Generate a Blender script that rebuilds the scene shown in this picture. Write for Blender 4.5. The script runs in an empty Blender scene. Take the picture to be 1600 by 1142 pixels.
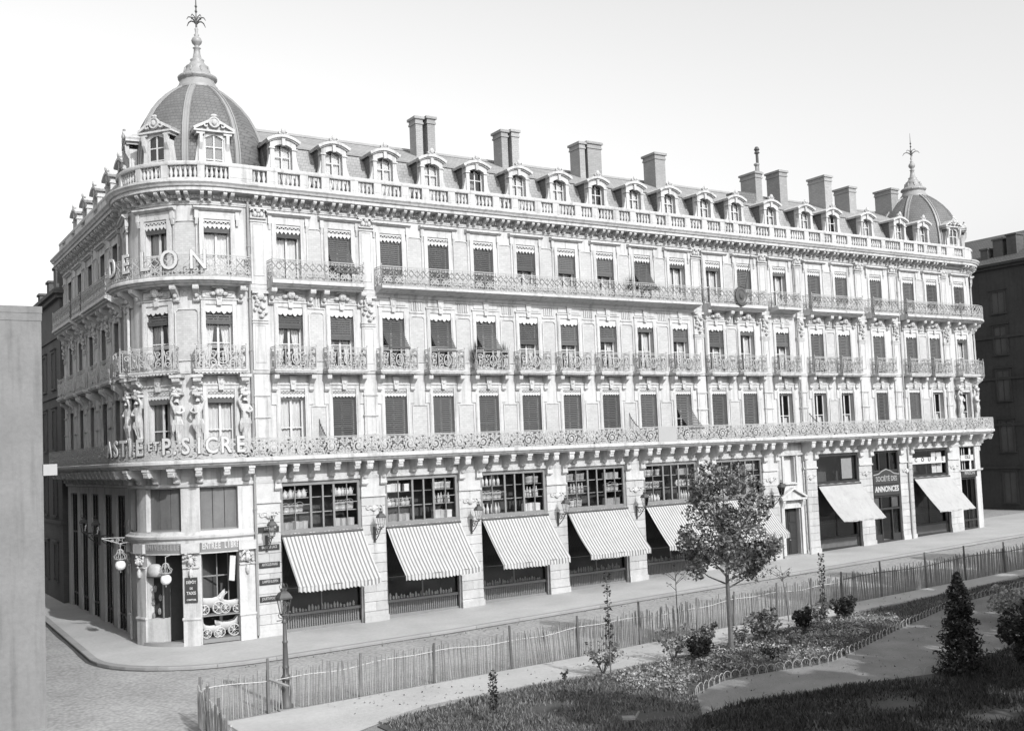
import bpy, math, random
import numpy as np
from math import sin, cos, pi, radians
from mathutils import Matrix, Vector

rnd = random.Random(11)
rng = np.random.default_rng(5)
sc = bpy.context.scene

# ------------------------------------------------------------------ camera, sky, sun, exposure
CAM = (-23.209, -46.849, 7.960)
YAW, PITCH, ROLL, FPX, SHY = 0.571578, 0.061114, -0.041209, 1651.32, 32.90
fw = Vector((sin(YAW) * cos(PITCH), cos(YAW) * cos(PITCH), sin(PITCH)))
rt = Vector((cos(YAW), -sin(YAW), 0)); upv = rt.cross(fw)
r2 = cos(ROLL) * rt + sin(ROLL) * upv; u2 = -sin(ROLL) * rt + cos(ROLL) * upv
cd = bpy.data.cameras.new('camera'); cam = bpy.data.objects.new('camera', cd)
sc.collection.objects.link(cam)
cam.matrix_world = Matrix(((r2.x, u2.x, -fw.x, CAM[0]), (r2.y, u2.y, -fw.y, CAM[1]), (r2.z, u2.z, -fw.z, CAM[2]), (0, 0, 0, 1)))
cd.sensor_width = 36; cd.lens = FPX / 1600 * 36; cd.shift_y = SHY / 1600
cd.clip_start = .2; cd.clip_end = 2000
sc.camera = cam

SUN_EL, SUN_AZ = radians(33), radians(178.4)      # azimuth clockwise from +Y; the sun stands behind the camera
wd = bpy.data.worlds.new('World'); sc.world = wd; wd.use_nodes = True
nt = wd.node_tree; bg = nt.nodes['Background']
sky = nt.nodes.new('ShaderNodeTexSky'); sky.sky_type = 'NISHITA'; sky.sun_disc = False
sky.sun_elevation = SUN_EL; sky.sun_rotation = SUN_AZ; sky.dust_density = 3.0; sky.air_density = 1.3
sep = nt.nodes.new('ShaderNodeSeparateColor'); cmb = nt.nodes.new('ShaderNodeCombineColor')
nt.links.new(sky.outputs[0], sep.inputs[0])       # a blue-sensitive plate: the sky's blue drives all three channels
for i in range(3):
    nt.links.new(sep.outputs[2], cmb.inputs[i])
nt.links.new(cmb.outputs[0], bg.inputs[0]); bg.inputs[1].default_value = 0.15
sl = bpy.data.lights.new('sun', 'SUN'); sl.energy = 2.6; sl.angle = radians(.55); sl.color = (1, 1, 1)
so = bpy.data.objects.new('sun', sl); sc.collection.objects.link(so)
sdir = Vector((sin(SUN_AZ) * cos(SUN_EL), cos(SUN_AZ) * cos(SUN_EL), sin(SUN_EL)))
so.rotation_euler = sdir.to_track_quat('Z', 'Y').to_euler(); so.location = (0, -60, 60)
vs = sc.view_settings; vs.view_transform = 'Standard'; vs.look = 'None'; vs.gamma = 1; vs.use_curve_mapping = False
vs.exposure = 0.6
sc.cycles.max_bounces = 6; sc.cycles.diffuse_bounces = 2; sc.cycles.glossy_bounces = 2
sc.cycles.transparent_max_bounces = 12; sc.cycles.caustics_reflective = False; sc.cycles.caustics_refractive = False

# ------------------------------------------------------------------ materials (all grey: a monochrome plate)
M = {}
def g4(v): return (v, v, v, 1)
def mat(name, base, rough=.85, var=.12, scale=1.2, fine=9., streak=0., bump=0., brick=None, voro=0., spec=.3, metal=0., rand=0.):
    m = bpy.data.materials.new(name); m.use_nodes = True; n = m.node_tree; N = n.nodes; L = n.links
    b = N['Principled BSDF']; b.inputs['Roughness'].default_value = rough; b.inputs['Metallic'].default_value = metal
    b.inputs['Specular IOR Level'].default_value = spec
    geo = N.new('ShaderNodeNewGeometry')
    def noise(sc_, det=4, vec=None):
        t = N.new('ShaderNodeTexNoise'); t.inputs['Scale'].default_value = sc_; t.inputs['Detail'].default_value = det
        L.new(vec or geo.outputs['Position'], t.inputs['Vector']); return t.outputs[0]
    def math_(op, a, b_):
        t = N.new('ShaderNodeMath'); t.operation = op
        for i, q in enumerate((a, b_)):
            if isinstance(q, (int, float)): t.inputs[i].default_value = q
            else: L.new(q, t.inputs[i])
        return t.outputs[0]
    v = math_('ADD', math_('MULTIPLY', noise(scale), .6), math_('MULTIPLY', noise(fine, 6), .4))
    v = math_('MULTIPLY', math_('SUBTRACT', v, .5), 4 * var)
    fac = math_('ADD', v, 1.0)
    if streak:
        mp = N.new('ShaderNodeMapping'); mp.inputs['Scale'].default_value = (2.6, 2.6, .22)
        L.new(geo.outputs['Position'], mp.inputs['Vector'])
        s_ = math_('MULTIPLY', math_('MAXIMUM', math_('SUBTRACT', noise(1.6, 5, mp.outputs[0]), .5), 0), 5 * streak)
        fac = math_('SUBTRACT', fac, s_)
    if rand:
        oi = N.new('ShaderNodeObjectInfo')
        fac = math_('MULTIPLY', fac, math_('ADD', math_('MULTIPLY', oi.outputs['Random'], 2 * rand), 1 - rand))
    hgt = None
    if brick:
        bw, bh, mort, dark = brick
        sp = N.new('ShaderNodeSeparateXYZ'); L.new(geo.outputs['Position'], sp.inputs[0])
        cb = N.new('ShaderNodeCombineXYZ')
        L.new(math_('SUBTRACT', sp.outputs[0], sp.outputs[1]), cb.inputs[0]); L.new(sp.outputs[2], cb.inputs[1])
        bt = N.new('ShaderNodeTexBrick'); L.new(cb.outputs[0], bt.inputs['Vector'])
        bt.inputs['Color1'].default_value = g4(1); bt.inputs['Color2'].default_value = g4(.86); bt.inputs['Mortar'].default_value = g4(dark)
        bt.inputs['Scale'].default_value = 1; bt.inputs['Mortar Size'].default_value = mort; bt.inputs['Mortar Smooth'].default_value = .3
        bt.inputs['Brick Width'].default_value = bw; bt.inputs['Row Height'].default_value = bh
        fac = math_('MULTIPLY', fac, bt.outputs[0]); hgt = bt.outputs[0]
    if voro:
        vt = N.new('ShaderNodeTexVoronoi'); vt.inputs['Scale'].default_value = voro
        L.new(geo.outputs['Position'], vt.inputs['Vector'])
        fac = math_('MULTIPLY', fac, math_('SUBTRACT', 1.12, math_('MULTIPLY', vt.outputs[0], .45))); hgt = math_('SUBTRACT', 1, vt.outputs[0])
    col = math_('MAXIMUM', math_('MULTIPLY', fac, base), base * .25)
    cc = N.new('ShaderNodeCombineColor')
    for i in range(3): L.new(col, cc.inputs[i])
    L.new(cc.outputs[0], b.inputs['Base Color'])
    if bump:
        bn = N.new('ShaderNodeBump'); bn.inputs['Strength'].default_value = bump; bn.inputs['Distance'].default_value = .03
        L.new(hgt if hgt is not None else noise(fine * 2, 6), bn.inputs['Height']); L.new(bn.outputs[0], b.inputs['Normal'])
    M[name] = m; return m

mat('stone', .475, var=.19, scale=.45, fine=7, streak=.32, bump=.35)
mat('stone_block', .43, var=.18, scale=.9, fine=10, streak=.14, bump=.5, rand=.09)
mat('carved', .46, var=.2, scale=2, fine=14, streak=.16, bump=.4)
mat('brick', .44, var=.16, scale=.7, fine=6, brick=(.24, .10, .010, .80), bump=.3)
mat('brick_shaded', .20, var=.14, scale=.7, fine=6, streak=.1, brick=(.24, .10, .010, .8), bump=.3)  # darker copy of brick: the side front's shade put into its colour
mat('brick_chimney', .31, var=.16, scale=.9, fine=6, brick=(.30, .11, .012, .75), bump=.4, rand=.12)
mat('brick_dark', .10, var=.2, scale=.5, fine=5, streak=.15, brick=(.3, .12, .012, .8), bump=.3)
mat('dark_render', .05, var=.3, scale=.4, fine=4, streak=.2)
mat('slate', .15, rough=.6, var=.24, scale=.8, fine=8, brick=(.24, .17, .016, .55), bump=.5, spec=.4)
mat('slate_pale', .30, rough=.7, var=.26, scale=.7, fine=8, streak=.1, brick=(.24, .17, .014, .65), bump=.5, spec=.3)
mat('zinc', .27, rough=.5, var=.1, scale=1.5, fine=10, streak=.08, spec=.5)
mat('iron_pale', .36, rough=.6, var=.1, scale=4, fine=20)
mat('iron_dark', .07, rough=.55, var=.2, scale=4, fine=20, spec=.4)
mat('iron_grey', .075, rough=.5, var=.2, scale=4, fine=20, spec=.5)
mat('frame_white', .50, rough=.6, var=.08, scale=3, fine=15)
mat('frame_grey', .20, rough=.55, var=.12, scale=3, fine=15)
mat('frame_dark', .035, rough=.5, var=.2, scale=3, fine=15)
mat('curtain', .66, rough=.95, var=.10, scale=3, fine=14)
mat('blind', .095, rough=.8, var=.14, scale=2, fine=12, rand=.25)
mat('pelmet', .50, rough=.7, var=.1, scale=3, fine=15)
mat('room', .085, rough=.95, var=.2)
mat('panel_dark', .13, rough=.45, var=.2, scale=1.5, fine=9, streak=.2, spec=.5)
mat('sign_dark', .045, rough=.5, var=.15)
mat('letter_white', .47, rough=.6, var=.05)
mat('letter_grey', .28, rough=.7, var=.1)
mat('sign_pale', .33, rough=.8, var=.08)
mat('awning_plain', .36, rough=.9, var=.13, scale=.9, fine=12, streak=.12)
mat('goods_pale', .62, rough=.45, var=.1, scale=4, rand=.3)
mat('goods_mid', .38, rough=.55, var=.15, scale=4, rand=.4)
mat('globe', .75, rough=.2, var=.03, spec=.6)
mat('pram', .55, rough=.6, var=.05)
mat('pavement', .40, rough=.9, var=.2, scale=.45, fine=7, bump=.3)
mat('kerb', .27, rough=.9, var=.12, scale=1, fine=10, bump=.3, rand=.08)
mat('road', .33, rough=.92, var=.26, scale=.35, fine=6, voro=7, bump=.5)
mat('gutter', .07, rough=.7, var=.3, scale=1, fine=8)
mat('gravel', .22, rough=.95, var=.34, scale=.7, fine=18, bump=.8)
mat('soil', .075, rough=.95, var=.3, scale=1.5, fine=12, bump=.5)
mat('wood_picket', .22, rough=.85, var=.2, scale=4, fine=16, rand=.35)
mat('wood_post', .14, rough=.85, var=.25, scale=4, fine=16, rand=.25)
mat('wood_rail', .50, rough=.85, var=.15, scale=4, fine=16)
mat('bark', .13, rough=.95, var=.3, scale=6, fine=22, bump=.6)
mat('render_wall', .18, rough=.9, var=.2, scale=.6, fine=6, streak=.2, bump=.4)
mat('tile_roof', .10, rough=.8, var=.25, scale=.6, fine=6, brick=(.25, .3, .03, .6), bump=.5)
mat('tin', .5, rough=.4, var=.15, scale=3, metal=.5)

def leafmat(name, base, var, gloss=.35):
    m = bpy.data.materials.new(name); m.use_nodes = True; N = m.node_tree.nodes; L = m.node_tree.links
    b = N['Principled BSDF']; b.inputs['Roughness'].default_value = .45; b.inputs['Specular IOR Level'].default_value = gloss
    geo = N.new('ShaderNodeNewGeometry'); r = N.new('ShaderNodeMapRange')
    L.new(geo.outputs['Random Per Island'], r.inputs[0]); r.inputs[3].default_value = base * (1 - var); r.inputs[4].default_value = base * (1 + var)
    cc = N.new('ShaderNodeCombineColor')
    for i in range(3): L.new(r.outputs[0], cc.inputs[i])
    L.new(cc.outputs[0], b.inputs['Base Color'])
    tr = N.new('ShaderNodeBsdfTranslucent'); L.new(cc.outputs[0], tr.inputs[0])
    mx = N.new('ShaderNodeMixShader'); mx.inputs[0].default_value = .25
    L.new(b.outputs[0], mx.inputs[1]); L.new(tr.outputs[0], mx.inputs[2]); L.new(mx.outputs[0], N['Material Output'].inputs[0])
    M[name] = m
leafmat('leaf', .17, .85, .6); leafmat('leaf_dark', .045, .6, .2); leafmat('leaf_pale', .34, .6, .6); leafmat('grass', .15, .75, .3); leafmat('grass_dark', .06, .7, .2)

def glassmat(name, tint, refl):
    m = bpy.data.materials.new(name); m.use_nodes = True; N = m.node_tree.nodes; L = m.node_tree.links
    N.remove(N['Principled BSDF'])
    t = N.new('ShaderNodeBsdfTransparent'); t.inputs[0].default_value = g4(tint)
    g = N.new('ShaderNodeBsdfGlossy'); g.inputs['Roughness'].default_value = .04; g.inputs[0].default_value = g4(.9)
    fr = N.new('ShaderNodeFresnel'); fr.inputs[0].default_value = 1.5
    ad = N.new('ShaderNodeMath'); ad.operation = 'ADD'; ad.inputs[1].default_value = refl; L.new(fr.outputs[0], ad.inputs[0])
    mx = N.new('ShaderNodeMixShader'); L.new(ad.outputs[0], mx.inputs[0]); L.new(t.outputs[0], mx.inputs[1]); L.new(g.outputs[0], mx.inputs[2])
    L.new(mx.outputs[0], N['Material Output'].inputs[0]); M[name] = m
glassmat('glass', .9, .02)

def stripemat():
    m = mat('awning_stripe', .44, rough=.9, var=.12, scale=.9, fine=12, streak=.12)
    N = m.node_tree.nodes; L = m.node_tree.links; b = N['Principled BSDF']
    src = b.inputs['Base Color'].links[0].from_socket
    geo = N.new('ShaderNodeNewGeometry'); sp = N.new('ShaderNodeSeparateXYZ'); L.new(geo.outputs['Position'], sp.inputs[0])
    a = N.new('ShaderNodeMath'); a.operation = 'MULTIPLY'; a.inputs[1].default_value = 1 / .185; L.new(sp.outputs[0], a.inputs[0])
    f = N.new('ShaderNodeMath'); f.operation = 'FRACT'; L.new(a.outputs[0], f.inputs[0])
    c = N.new('ShaderNodeMath'); c.operation = 'GREATER_THAN'; c.inputs[1].default_value = .57; L.new(f.outputs[0], c.inputs[0])
    mx = N.new('ShaderNodeMix'); mx.data_type = 'RGBA'; L.new(c.outputs[0], mx.inputs[0]); L.new(src, mx.inputs[6]); mx.inputs[7].default_value = g4(.18)
    L.new(mx.outputs[2], b.inputs['Base Color'])
stripemat()

# ------------------------------------------------------------------ mesh builder
class MB:
    def __init__(s): s.v = []; s.f = []
    def add(s, vs, fs):
        o = len(s.v); s.v += [tuple(q) for q in vs]; s.f += [tuple(i + o for i in q) for q in fs]; return s
    def box(s, x0, x1, y0, y1, z0, z1):
        return s.add([(x0, y0, z0), (x1, y0, z0), (x1, y1, z0), (x0, y1, z0), (x0, y0, z1), (x1, y0, z1), (x1, y1, z1), (x0, y1, z1)],
                     [(0, 3, 2, 1), (4, 5, 6, 7), (0, 1, 5, 4), (1, 2, 6, 5), (2, 3, 7, 6), (3, 0, 4, 7)])
    def bevbox(s, x0, x1, y0, y1, z0, z1, b):      # front (y0) face chamfered on its four edges
        v = [(x0, y1, z0), (x1, y1, z0), (x1, y1, z1), (x0, y1, z1), (x0, y0 + b, z0), (x1, y0 + b, z0), (x1, y0 + b, z1), (x0, y0 + b, z1),
             (x0 + b, y0, z0 + b), (x1 - b, y0, z0 + b), (x1 - b, y0, z1 - b), (x0 + b, y0, z1 - b)]
        f = [(8, 9, 10, 11)]
        for i in range(4):
            j = (i + 1) % 4; f += [(4 + i, 4 + j, 8 + j, 8 + i), (i, j, 4 + j, 4 + i)]
        return s.add(v, f)
    def prism(s, poly, y0, y1):                   # poly in (x,z), extruded along y
        n = len(poly)
        return s.add([(x, y0, z) for x, z in poly] + [(x, y1, z) for x, z in poly],
                     [tuple(range(n)), tuple(range(2 * n - 1, n - 1, -1))] + [(i, i + n, (i + 1) % n + n, (i + 1) % n) for i in range(n)])
    def prismx(s, poly, x0, x1):                  # poly in (y,z), extruded along x
        n = len(poly)
        return s.add([(x0, y, z) for y, z in poly] + [(x1, y, z) for y, z in poly],
                     [tuple(range(n - 1, -1, -1)), tuple(range(n, 2 * n))] + [(i, (i + 1) % n, (i + 1) % n + n, i + n) for i in range(n)])
    def tube(s, pts, r, n=5):
        pts = [Vector(p) for p in pts]; rs = r if isinstance(r, (list, tuple)) else [r] * len(pts)
        vs = []
        for i, p in enumerate(pts):
            t = (pts[min(i + 1, len(pts) - 1)] - pts[max(i - 1, 0)]).normalized()
            a = t.cross(Vector((0, 0, 1)) if abs(t.z) < .9 else Vector((1, 0, 0))).normalized(); b = t.cross(a)
            for k in range(n):
                q = 2 * pi * k / n; vs.append(p + (a * cos(q) + b * sin(q)) * rs[i])
        fs = [(i * n + k, i * n + (k + 1) % n, (i + 1) * n + (k + 1) % n, (i + 1) * n + k) for i in range(len(pts) - 1) for k in range(n)]
        m = (len(pts) - 1) * n
        return s.add(vs, fs + [tuple(range(n - 1, -1, -1)), tuple(range(m, m + n))])
    def strip(s, pts, w, y0, y1):                 # flat bar following a path in (x,z)
        vs = []; n = len(pts)
        for i in range(n):
            a = pts[max(i - 1, 0)]; b = pts[min(i + 1, n - 1)]
            dx, dz = b[0] - a[0], b[1] - a[1]; l = math.hypot(dx, dz) or 1
            ww = w[i] if isinstance(w, (list, tuple)) else w
            nx, nz = -dz / l * ww / 2, dx / l * ww / 2
            x, z = pts[i]; vs += [(x + nx, y0, z + nz), (x - nx, y0, z - nz), (x - nx, y1, z - nz), (x + nx, y1, z + nz)]
        fs = [(i * 4 + k, i * 4 + (k + 1) % 4, i * 4 + 4 + (k + 1) % 4, i * 4 + 4 + k) for i in range(n - 1) for k in range(4)]
        return s.add(vs, fs + [(3, 2, 1, 0), tuple(range(4 * n - 4, 4 * n))])
    def lathe(s, prof, n=12, cx=0, cy=0, a0=0, a1=2 * pi):
        full = abs(a1 - a0 - 2 * pi) < 1e-6; c = n if full else n + 1
        vs = [(cx + r * sin(a0 + (a1 - a0) * k / n), cy - r * cos(a0 + (a1 - a0) * k / n), z) for k in range(c) for r, z in prof]
        m = len(prof)
        return s.add(vs, [(k * m + i, ((k + 1) % c) * m + i, ((k + 1) % c) * m + i + 1, k * m + i + 1) for k in range(n) for i in range(m - 1)])
    def ell(s, c, r, nu=8, nv=5):
        vs = [(c[0], c[1], c[2] - r[2])]; fs = []
        for j in range(1, nv):
            t = -pi / 2 + pi * j / nv
            for k in range(nu):
                a = 2 * pi * k / nu; vs.append((c[0] + r[0] * cos(t) * cos(a), c[1] + r[1] * cos(t) * sin(a), c[2] + r[2] * sin(t)))
        vs.append((c[0], c[1], c[2] + r[2])); l = len(vs) - 1
        for k in range(nu):
            k2 = (k + 1) % nu; fs.append((0, 1 + k2, 1 + k)); fs.append((l, l - nu + k, l - nu + k2))
            for j in range(nv - 2): fs.append((1 + j * nu + k, 1 + j * nu + k2, 1 + (j + 1) * nu + k2, 1 + (j + 1) * nu + k))
        return s.add(vs, fs)
    def xf(s, f): s.v = [f(*q) for q in s.v]; return s
    def mesh(s, name, m, smooth=False):
        me = bpy.data.meshes.new(name); me.from_pydata(s.v, [], s.f)
        for q in (m if isinstance(m, (list, tuple)) else [m]): me.materials.append(M[q])
        if smooth: me.polygons.foreach_set('use_smooth', [True] * len(me.polygons))
        me.update(); return me

WM = {}
col = sc.collection.objects
I4 = Matrix()
def ob(name, me, parent=None, Mx=None, **kw):
    o = bpy.data.objects.new(name, me); col.link(o)
    Mx = Mx if Mx is not None else I4.copy()
    if parent is not None:
        o.parent = parent; o.matrix_basis = WM[parent.name].inverted() @ Mx
    else: o.matrix_basis = Mx
    WM[o.name] = Mx.copy()
    for k, v in kw.items(): o[k] = v
    return o
def T(x, y, z): return Matrix.Translation((x, y, z))
def RZ(a): return Matrix.Rotation(a, 4, 'Z')
def SX(x, y=1, z=1): return Matrix.Diagonal((x, y, z, 1))
def thing(name, label, cat, loc=(0, 0, 0), rz=0, group=None):
    o = ob(name, None, None, T(*loc) @ RZ(rz), label=label, category=cat)
    if group: o['group'] = group
    return o
def solo(name, me, label, cat, Mx=None, group=None):
    o = ob(name, me, None, Mx, label=label, category=cat)
    if group: o['group'] = group
    return o
CA = {}
def cached(key, fn):
    if key not in CA: CA[key] = fn()
    return CA[key]
def gz(x):
    x = max(-40, min(110, x)); return .0192 * x if x > 0 else .008 * x
def text_mesh(t, size, ext, m, bold=0.0, sx=1.0, name='lettering'):
    def mk():
        cu = bpy.data.curves.new('t', 'FONT'); cu.body = t; cu.size = size; cu.extrude = ext; cu.offset = bold
        cu.align_x = 'CENTER'; cu.align_y = 'BOTTOM'; cu.resolution_u = 3
        o = bpy.data.objects.new('t', cu); me = bpy.data.meshes.new_from_object(o)
        me.transform(Matrix.Rotation(pi / 2, 4, 'X') @ SX(sx)); me.name = name; me.materials.clear(); me.materials.append(M[m])
        bpy.data.objects.remove(o); return me
    return cached(('txt', t, size, m, bold, sx), mk)

# ------------------------------------------------------------------ ground, street, pavements
def sheet(name, poly, h, m, kind='structure', nx=None, side=0.0):
    """a level-following sheet: polygon in plan given as rows (x, y0, y1)"""
    b = MB(); vs = []; fs = []
    for x, y0, y1 in poly: vs += [(x, y0, gz(x) + h), (x, y1, gz(x) + h)]
    n = len(poly)
    fs = [(2 * i, 2 * i + 2, 2 * i + 3, 2 * i + 1) for i in range(n - 1)]
    b.add(vs, fs)
    if side:
        o = len(vs); b.v += [(x, y, z - side) for x, y, z in vs]
        for i in range(n - 1):
            b.f += [(2 * i, o + 2 * i, o + 2 * i + 2, 2 * i + 2), (2 * i + 1, 2 * i + 3, o + 2 * i + 3, o + 2 * i + 1)]
        b.f += [(0, 1, o + 1, o), (2 * n - 2, o + 2 * n - 2, o + 2 * n - 1, 2 * n - 1)]
    o = ob(name, b.mesh(name, m)); o['kind'] = kind; return o
xs = [-600, -40, -30, -20, -10, -5, 0, 10, 30, 60, 110, 900]
sheet('ground', [(x, -400, 700) for x in xs], 0, 'road')

# pavement round the building, kerb 0.13 m
PH = .13
kpath = [(60.0, -5.0)] + [(x, -5.0) for x in np.arange(52, -9, -2.0)] + [(-8.6, -5.0)]
kc, kr = (-8.6, .6), 5.6
kpath += [(kc[0] - kr * sin(a), kc[1] - kr * cos(a)) for a in np.linspace(.15, pi / 2, 9)]
kpath += [(-14.2 + .06 * i, .6 + 2.0 * i) for i in range(1, 16)]
b = MB(); n = len(kpath)
vs = []
for x, y in kpath:
    ix = -8.5 if x < -8.5 else x; iy = y if y > 4 else 4.0
    vs += [(x, y, gz(x) + PH), (ix, iy, gz(ix) + PH)]
b.add(vs, [(2 * i, 2 * i + 1, 2 * i + 3, 2 * i + 2) for i in range(n - 1)])
pav = ob('pavement', b.mesh('pavement', 'pavement')); pav['kind'] = 'structure'
# kerb stones along the path
acc = 0; j = 0
def walk(path, step):
    out = []; cur = Vector(path[0]); rem = step; seg = [cur.copy()]
    for q in path[1:]:
        q = Vector(q)
        while (q - cur).length >= rem - 1e-9:
            cur = cur + (q - cur).normalized() * rem; seg.append(cur.copy()); out.append(seg); seg = [cur.copy()]; rem = step
        rem -= (q - cur).length; cur = q; seg.append(cur.copy())
    return out
for seg in walk(kpath, 2.35):
    L_ = []
    for i, q in enumerate(seg):
        a = seg[max(0, i - 1)]; c = seg[min(len(seg) - 1, i + 1)]; t = (c - a)
        if t.length < 1e-6: continue
        t.normalize(); nn = Vector((-t.y, t.x))        # right-hand side of travel (-X) is the street at y=-5 -> outward
        L_.append((q, nn, t))
    bb = MB(); vs = []
    for i, (q, nn, t) in enumerate(L_):
        off = t * (.008 if i == 0 else -.008 if i == len(L_) - 1 else 0)
        q = q + off; z = gz(q.x)
        for d, dz in ((.02, -.05), (.02, PH - .02), (.0, PH + .004), (-.28, PH + .004), (-.28, -.05)):
            p = q + nn * d; vs.append((p.x, p.y, z + dz))
    m_ = len(L_)
    bb.add(vs, [(i * 5 + k, i * 5 + (k + 1) % 5, i * 5 + 5 + (k + 1) % 5, i * 5 + 5 + k) for i in range(m_ - 1) for k in range(5)] + [(0, 1, 2, 3, 4), tuple(m_ * 5 - 1 - k for k in range(5))])
    ob('kerb_stone', bb.mesh('kerb_stone', 'kerb'), pav)

# dark gutter strip along the kerb
b = MB(); vs = []
for i, q in enumerate(kpath):
    a = Vector(kpath[max(0, i - 1)]); c = Vector(kpath[min(n - 1, i + 1)]); t = (c - a).normalized(); nn = Vector((-t.y, t.x))
    for d in (0, .17 + .03 * sin(i * 1.7)): p = Vector(q) + nn * d; vs.append((p.x, p.y, gz(p.x) + .006))
b.add(vs, [(2 * i, 2 * i + 2, 2 * i + 3, 2 * i + 1) for i in range(n - 1)]); o = ob('gutter', b.mesh('gutter', 'gutter')); o['kind'] = 'structure'
# garden: paved strip inside the fence, lawn bank, gravel walk, lower lawn
def lawn_edge(x): # garden-side edge of the paved strip
    return float(np.interp(x, [-12, -9.5, -7.5, -5, 1.5, 5, 13, 22, 30, 60], [-18.6, -17.2, -16.5, -16.4, -16.6, -16.3, -15.4, -15.4, -14.9, -14.6]))
def hoop_line(x): return float(np.interp(x, [-10, -6, -3, -1.6, 0, 2, 4, 6, 8.5, 12.3, 18.6, 26, 60], [-31, -26.2, -24.0, -22.9, -20.9, -20.25, -20.6, -21.05, -20.35, -19.1, -17.3, -16.6, -16.2]))
def low_edge(x): return float(np.interp(x, [-10, -6, -3, -1.6, .3, 1.8, 4.5, 7.5, 12, 20, 60], [-31.05, -26.25, -24.05, -22.95, -23.0, -23.5, -23.9, -24.8, -24.2, -21.5, -20.5]))
gx = list(np.arange(-14, 60.1, 1.0))
sheet('garden_ground', [(x, -60, -13.45) for x in [-14.1] + gx], .012, 'gravel')
sheet('garden_pavement', [(x, lawn_edge(x) , -13.6) for x in gx if x > -13.9], .03, 'pavement')
lawn1 = sheet('lawn_bank', [(x, hoop_line(x) , lawn_edge(x) - .25) for x in np.arange(-9.6, 60, .8)], .05, 'soil', side=.12)
lawn2 = sheet('lower_lawn', [(x, -60, low_edge(x)) for x in np.arange(-9, 60, .8)], .045, 'soil', side=.1)
# stone edging of the paved strip
for x0 in np.arange(-9.4, 40, 1.9):
    bb = MB(); vs = []
    for x in (x0 + .01, x0 + .95, x0 + 1.89):
        y = lawn_edge(x)
        vs += [(x, y + .0, gz(x)), (x, y + .0, gz(x) + .10), (x, y - .24, gz(x) + .10), (x, y - .24, gz(x))]
    bb.add(vs, [(i * 4 + k, i * 4 + (k + 1) % 4, i * 4 + 4 + (k + 1) % 4, i * 4 + 4 + k) for i in range(2) for k in range(4)] + [(3, 2, 1, 0), (8, 9, 10, 11)])
    ob('edging_stone', bb.mesh('edging_stone', 'kerb'), WM and bpy.data.objects['garden_pavement'])

# ------------------------------------------------------------------ the corner building: one perimeter path, s = x along the long front
CL, CR, R = (-8.3, 3.45), (46.4, 3.45), 3.45
AL, AR = radians(115), radians(100)
SL, SR = -8.3, 46.4
SLe, SRe = SL - R * AL, SR + R * AR
SEND = SLe - 16.2
def P(s):
    if s < SLe:
        return (CL[0] - R * sin(AL), CL[1] - R * cos(AL) + (SLe - s), -1, 0)
    if s < SL:
        a = (SL - s) / R; return (CL[0] - R * sin(a), CL[1] - R * cos(a), -sin(a), -cos(a))
    if s <= SR: return (s, 0, 0, -1)
    if s <= SRe:
        a = (s - SR) / R; return (CR[0] + R * sin(a), CR[1] - R * cos(a), sin(a), -cos(a))
    return (CR[0] + R * sin(AR), CR[1] - R * cos(AR) + (s - SRe), 1, 0)
def FR(s, z=0.):
    x, y, nx, ny = P(s); return T(x, y, z) @ RZ(math.atan2(nx, -ny))
def pt(s, d, z):
    x, y, nx, ny = P(s); return (x + nx * d, y + ny * d, z)
def samples(s0, s1):
    L_ = {s0, s1}
    for k in (SLe - 1e-4, SLe + 1e-4, SL, SR, SRe - 1e-4, SRe + 1e-4):
        if s0 < k < s1: L_.add(k)
    for a, c in ((SLe, SL), (SR, SRe)):
        for q in np.arange(a, c, R * radians(6)):
            if max(s0, a) < q < min(s1, c): L_.add(float(q))
    return sorted(L_)
def sweep(prof, s0, s1, mb=None):
    mb = mb or MB(); ss = samples(s0, s1); n = len(prof)
    vs = [pt(s, d, z) for s in ss for d, z in prof]
    fs = [(i * n + k, i * n + n + k, i * n + n + (k + 1) % n, i * n + (k + 1) % n) for i in range(len(ss) - 1) for k in range(n)]
    m = (len(ss) - 1) * n
    return mb.add(vs, fs + [tuple(range(n)), tuple(range(m + n - 1, m - 1, -1))])
def curved(s0, s1): return s0 < SL or s1 > SR
def bentxf(s): return lambda x, y, z: pt(s + x, -y, z)
def wallmesh(s0, s1, z0, z1, holes, depth, m):
    b = MB(); cuts = set(samples(s0, s1)); zc = {z0, z1}
    for a, c, e, f in holes:
        if c > s0 and a < s1: cuts |= {a, c}; zc |= {max(e, z0), min(f, z1)}
    cuts = sorted(q for q in cuts if s0 - 1e-6 <= q <= s1 + 1e-6); zc = sorted(zc)
    for i in range(len(cuts) - 1):
        a, c = cuts[i], cuts[i + 1]; mid = (a + c) / 2
        for k in range(len(zc) - 1):
            zm = (zc[k] + zc[k + 1]) / 2
            if any(h[0] < mid < h[1] and h[2] < zm < h[3] for h in holes): continue
            b.add([pt(a, 0, zc[k]), pt(c, 0, zc[k]), pt(c, 0, zc[k + 1]), pt(a, 0, zc[k + 1])], [(0, 1, 2, 3)])
    for a, c, e, f in holes:
        if not (c > s0 and a < s1): continue
        mid = (a + c) / 2
        for s in (a, c):
            p0 = pt(s, 0, 0); p1 = pt(s, -depth, 0)
            b.add([(p0[0], p0[1], e), (p1[0], p1[1], e), (p1[0], p1[1], f), (p0[0], p0[1], f)], [(0, 1, 2, 3)])
        for z in (e, f):
            b.add([pt(a, 0, z), pt(c, 0, z), pt(c, -depth, z), pt(a, -depth, z)], [(0, 1, 2, 3)])
    return b.mesh('wall', m)

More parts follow.
